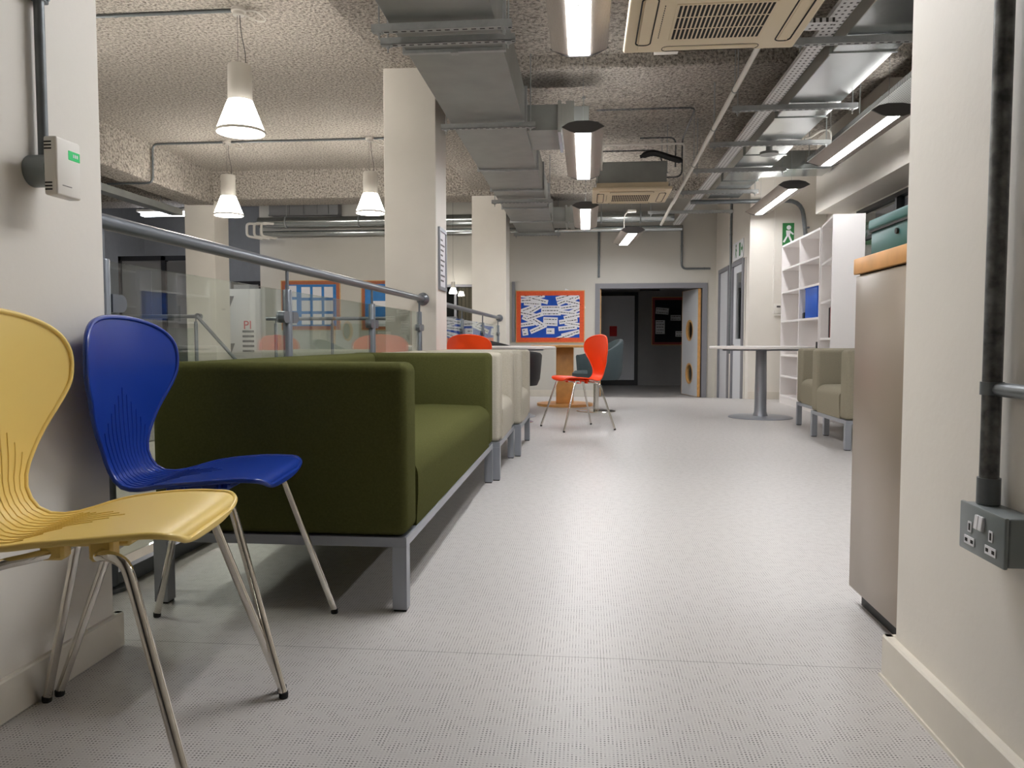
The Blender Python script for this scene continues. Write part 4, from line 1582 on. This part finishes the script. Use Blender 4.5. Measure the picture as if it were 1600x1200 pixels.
# ---- bookcases
def bookcase(label, W, D, H, loc, rz, rows, cols, th=0.022):
    """local -x is the open front, y along its width from 0..W, origin at front near floor corner"""
    t = thing('bookcase', label, 'bookcase', loc, rz, 'white bookcases')
    for y in (0, W - th):
        b = MB()
        b.box(0, D, y, y + th, 0, H)
        b.build('side_panel', 'shelf', t, 0)
    for k in range(1, cols):
        b = MB()
        y = k * W / cols
        b.box(0.004, D - 0.01, y - th / 2, y + th / 2, 0.08, H - th)
        b.build('divider', 'shelf', t, 0)
    b = MB()
    b.box(0, D, th, W - th, H - th, H)
    b.build('top_panel', 'shelf', t, 0)
    b = MB()
    b.box(0.01, 0.03, th, W - th, 0, 0.08)
    b.build('plinth', 'shelf', t, 0)
    for z in rows:
        b = MB()
        b.box(0.003, D - 0.01, th, W - th, z - th, z)
        b.build('shelf_board', 'shelf', t, 0)
    b = MB()
    b.box(D - 0.01, D - 0.004, th, W - th, 0.03, H - th)
    b.build('back_panel', 'shelf', t, 0)
    return t


rowsF = (0.106, 0.356, 0.62, 1.046, 1.41, 1.70)
bookcase('long white bookcase of open cubes against the bulkhead alcove, blue box inside', 1.62, 0.32, 1.995, (2.48, 8.58, 0), 0, rowsF, 2)
rz2 = math.radians(-9)
bookcase('nearer white bookcase turned slightly, plain side panel facing the room', 0.78, 0.29, 2.0, (2.357, 7.76, 0), rz2, (0.1, 0.45, 0.82, 1.2, 1.6), 1)


def simple_box(name, label, cat, x0, x1, y0, y1, z0, z1, m, group=None, bev=0.004):
    b = MB()
    b.box(x0, x1, y0, y1, z0, z1, bev, 2)
    return tag(b.build(name, m), label, cat, group)


t = thing('storage_box', 'bright blue open storage box on the white bookcase', 'box', (2.62, 8.9, 1.046))
b = MB(t.location)
b.box(2.50, 2.75, 8.72, 9.18, 1.047, 1.38, 0.006, 2)
b.build('bin_body', 'boxblue', t)
b = MB(t.location)
b.box(2.495, 2.755, 8.715, 9.185, 1.372, 1.39, 0.004, 2)
b.build('rim', 'boxblue', t)
simple_box('black_bottle', 'small black object beside the blue box on the bookcase', 'bottle', 2.52, 2.57, 9.45, 9.5, 1.047, 1.25, 'black')
simple_box('pen_pot', 'little black pot next to the blue box on the bookcase', 'pot', 2.51, 2.57, 9.28, 9.34, 1.047, 1.12, 'black', bev=0.012)
simple_box('black_box', 'small black box low on the bookcase near the white table', 'box', 2.52, 2.62, 8.75, 8.81, 0.621, 0.78, 'black')
for i, (w, h, m, lb) in enumerate(((0.05, 0.33, 'maroon', 'tall red ring binder at the outer end of the row in the turned bookcase'), (0.03, 0.31, 'maroon', 'thin red ring binder in the middle of the row in the turned bookcase'), (0.06, 0.3, 'black', 'dark ring binder beside the red ones in the turned bookcase'))):
    b = MB()
    y = 0.1 + i * 0.075
    b.box(0.02, 0.26, y, y + w, 0, h, 0.003, 1)
    o = b.build('ring_binder', m)
    tag(o, lb, 'binder', 'ring binders on the turned bookcase')
    o.location = (2.357, 7.76, 0.821)
    o.rotation_euler = (0, 0, rz2)

# ---- steel cabinet with teal cash box
t = thing('steel_cabinet', 'bronze grey steel cabinet with a beech top behind the near wall', 'cabinet', (1.0, 2.1, 0))
b = MB(t.location)
b.box(0.79, 1.22, 1.86, 2.375, 0.05, 0.972, 0.004, 2)
b.build('carcass', 'cab', t)
b = MB(t.location)
b.box(0.82, 1.2, 1.88, 2.35, 0.0, 0.05)
b.build('plinth', 'black', t, 0)
b = MB(t.location)
b.box(0.784, 1.23, 1.85, 2.38, 0.976, 1.022, 0.003, 2)
b.build('wood_top', 'wood', t)
b = MB(t.location)
b.box(0.80, 1.215, 1.87, 2.37, 0.97, 0.977)
b.build('shadow_gap', 'dark', t, 0)
t = thing('cash_box', 'teal green metal cash box on top of the steel cabinet', 'box', (0.95, 2.14, 1.022))
b = MB(t.location)
b.box(0.812, 1.06, 1.96, 2.325, 1.0225, 1.093, 0.006, 2)
b.build('box_body', 'teal', t)
b = MB(t.location)
b.box(0.805, 1.067, 1.953, 2.332, 1.095, 1.127, 0.008, 3)
b.build('lid', 'teal', t)
b = MB(t.location)
b.box(0.808, 1.063, 1.957, 2.328, 1.091, 1.097)
b.build('lid_seam', 'black', t, 0)
b = MB(t.location)
b.lathe([(0, 0), (0.008, 0), (0.008, 0.006), (0, 0.006)], (0.812, 2.13, 1.07), 14, (-1, 0, 0))
b.build('lock', 'black', t)

# ================================================================== WALL FITTINGS
t = thing('thermostat', 'white wall thermostat with a lit green display on the near left wall', 'thermostat', (-1.19, 1.59, 1.15))
b = MB(t.location)
b.lathe([(0, 0), (0.034, 0), (0.034, 0.05), (0, 0.05)], (-1.189, 1.588, 1.147), 28, (1, 0, 0))
b.build('back_box', 'socketgrey', t)
b = MB(t.location)
b.box(-1.139, -1.109, 1.553, 1.632, 1.09, 1.213, 0.005, 3)
b.build('housing', 'offwhite', t)
b = MB(t.location)
b.box(-1.1105, -1.108, 1.591, 1.629, 1.171, 1.191, 0.001, 1)
d = b.build('display', 'lcd', t, 0)
b = MB(t.location)
for k in range(3):
    b.box(-1.1082, -1.1076, 1.605 + k * 0.006, 1.609 + k * 0.006, 1.178, 1.185)
b.build('readout', 'paper', d, 0)
b = MB(t.location)
for z in (1.185, 1.192, 1.199, 1.10, 1.107, 1.114):
    b.box(-1.136, -1.120, 1.5522, 1.5535, z, z + 0.003)
b.build('vent_slots', 'dark', t, 0)
b = MB(t.location)
b.box(-1.1092, -1.1085, 1.57, 1.60, 1.112, 1.1135)
b.build('printed_line', 'capgrey', t, 0)
t = conduit('grey conduit running down the near left wall into the thermostat', [[(-1.172, 1.60, 3.3), (-1.172, 1.60, 1.18)]], 0.0105, clips=[((-1.172, 1.60, 1.52), (0, 0, 1))])
b = MB(t.location)
b.box(-1.19, -1.165, 1.575, 1.625, 1.51, 1.53, 0.004, 2)
b.lathe([(0, 0), (0.003, 0), (0.003, 0.003), (0, 0.003)], (-1.165, 1.62, 1.52), 8, (1, 0, 0))
b.build('saddle_base', 'conduit', t)

t = thing('double_socket', 'grey metal double power socket on the near right wall', 'socket', (0.71, 1.34, 0.46))
b = MB(t.location)
b.box(0.662, 0.711, 1.268, 1.411, 0.423, 0.502, 0.004, 3)
b.build('back_box', 'socketgrey', t)
b = MB(t.location)
b.box(0.655, 0.6625, 1.266, 1.413, 0.421, 0.504, 0.003, 2)
fp = b.build('faceplate', 'socketgrey', t)
for yc in (1.305, 1.374):
    b = MB(t.location)
    b.box(0.6535, 0.656, yc - 0.006, yc + 0.006, 0.456, 0.474, mi=0)
    b.box(0.6535, 0.656, yc - 0.017, yc + 0.017, 0.434, 0.448, mi=0)
    b.box(0.6530, 0.6537, yc - 0.0025, yc + 0.0025, 0.459, 0.471, mi=1)
    for s_ in (-1, 1):
        b.box(0.6530, 0.6537, yc + s_ * 0.0095 - 0.004, yc + s_ * 0.0095 + 0.004, 0.438, 0.444, mi=1)
    b.build('outlet', ['paper', 'dark'], fp, 0)
for yc in (1.333, 1.347):
    b = MB(t.location)
    b.box(0.650, 0.656, yc - 0.006, yc + 0.006, 0.467, 0.491, 0.001, 1, rot=Matrix.Rotation(0.1, 3, 'Y'))
    b.build('rocker_switch', 'paper', fp, 0)
t = conduit('worn steel conduit rising up the near right wall from the socket', [[(0.688, 1.385, 0.502), (0.688, 1.385, 3.3)]], 0.0155, 'conduit_worn')
b = MB(t.location)
b.lathe([(0.0155, 0), (0.0185, 0), (0.0185, 0.045), (0.0155, 0.045)], (0.688, 1.385, 0.503), 20)
b.lathe([(0.0155, 0), (0.0185, 0), (0.0185, 0.022), (0.0155, 0.022)], (0.688, 1.385, 0.69), 20)
b.tube([(0.692, 1.385, 0.70), (0.692, 1.0, 0.70)], 0.012, 14)
b.build('coupling', 'conduit', t)

t = thing('wall_control', 'small white wall controller with grey display on the end wall beside the bookcase', 'thermostat', (2.58, 10.8, 1.2))
b = MB(t.location)
b.box(2.53, 2.64, 10.765, 10.8, 1.16, 1.29, 0.004, 2)
b.box(2.535, 2.635, 10.77, 10.8, 1.13, 1.155, 0.004, 2)
b.build('housing', 'offwhite', t)
b = MB(t.location)
b.box(2.56, 2.61, 10.762, 10.767, 1.24, 1.265)
b.build('display', 'capgrey', t, 0)
b = MB(t.location)
b.box(2.515, 2.53, 10.788, 10.8, 1.16, 3.2)
b.build('trunking', 'offwhite', t, 0)


def exit_sign(label, M4, w, h, plate):
    t = thing('exit_sign', label, 'sign', M4.translation)
    t.rotation_euler = M4.to_euler()
    b = MB()
    b.box(-w / 2, w / 2, -0.01, 0.0, -h / 2, h / 2)
    b.build('plate', plate, t, 0)
    fg = 'paper' if plate == 'green' else 'green'
    b = MB()
    y0, y1 = -0.012, -0.010
    pr = lambda u, v, q: (u, q, v)
    s = h
    ox = -w * 0.2 if w > h else 0
    # running figure: head, body, legs; doorway block; arrow
    b.prism([(ox + 0.10 * s * math.cos(a) + 0.02 * s, 0.30 * s + 0.10 * s * math.sin(a)) for a in [2 * PI * k / 12 for k in range(12)]], pr, y0, y1)
    b.prism([(ox - 0.10 * s, 0.17 * s), (ox + 0.10 * s, 0.17 * s), (ox + 0.06 * s, -0.08 * s), (ox - 0.08 * s, -0.08 * s)], pr, y0, y1)
    b.prism([(ox - 0.08 * s, -0.06 * s), (ox + 0.0 * s, -0.06 * s), (ox - 0.16 * s, -0.36 * s), (ox - 0.24 * s, -0.34 * s)], pr, y0, y1)
    b.prism([(ox - 0.02 * s, -0.06 * s), (ox + 0.07 * s, -0.06 * s), (ox + 0.2 * s, -0.36 * s), (ox + 0.12 * s, -0.38 * s)], pr, y0, y1)
    b.prism([(ox + 0.08 * s, 0.16 * s), (ox + 0.24 * s, 0.02 * s), (ox + 0.20 * s, -0.03 * s), (ox + 0.05 * s, 0.08 * s)], pr, y0, y1)
    if w > h:
        b.prism([(w * 0.12, -0.36 * h), (w * 0.24, -0.36 * h), (w * 0.24, 0.36 * h), (w * 0.12, 0.36 * h)], pr, y0, y1)
        b.prism([(w * 0.30, 0.08 * h), (w * 0.38, 0.08 * h), (w * 0.38, 0.25 * h), (w * 0.46, 0.0), (w * 0.38, -0.25 * h), (w * 0.38, -0.08 * h), (w * 0.30, -0.08 * h)], pr, y0, y1)
    b.build('pictogram', fg, t, 0)
    return t


exit_sign('small white and green exit sign above the side door', Matrix.Translation((2.198, 11.55, 2.1)) @ Matrix.Rotation(-PI / 2, 4, 'Z'), 0.75, 0.26, 'paper')
exit_sign('green running figure sign on the end wall above the bookcase', Matrix.Translation((2.70, 10.795, 2.22)), 0.15, 0.3, 'green')
b = MB()
b.box(-1.28, -1.2 - 0.03, FARY - 0.05, FARY - 0.001, 0.78, 1.82)
tag(b.build('wall_trunking', 'frame', None, 0), 'narrow grey upright trunking beside the orange-bordered notice board', 'trunking')
b = MB()
b.box(0.56, 0.76, 6.68, 6.78, 3.20, 3.25, 0.006, 2)
tag(b.build('emergency_fitting', 'offwhite'), 'small white emergency fitting on the ceiling just behind the large cassette', 'light')
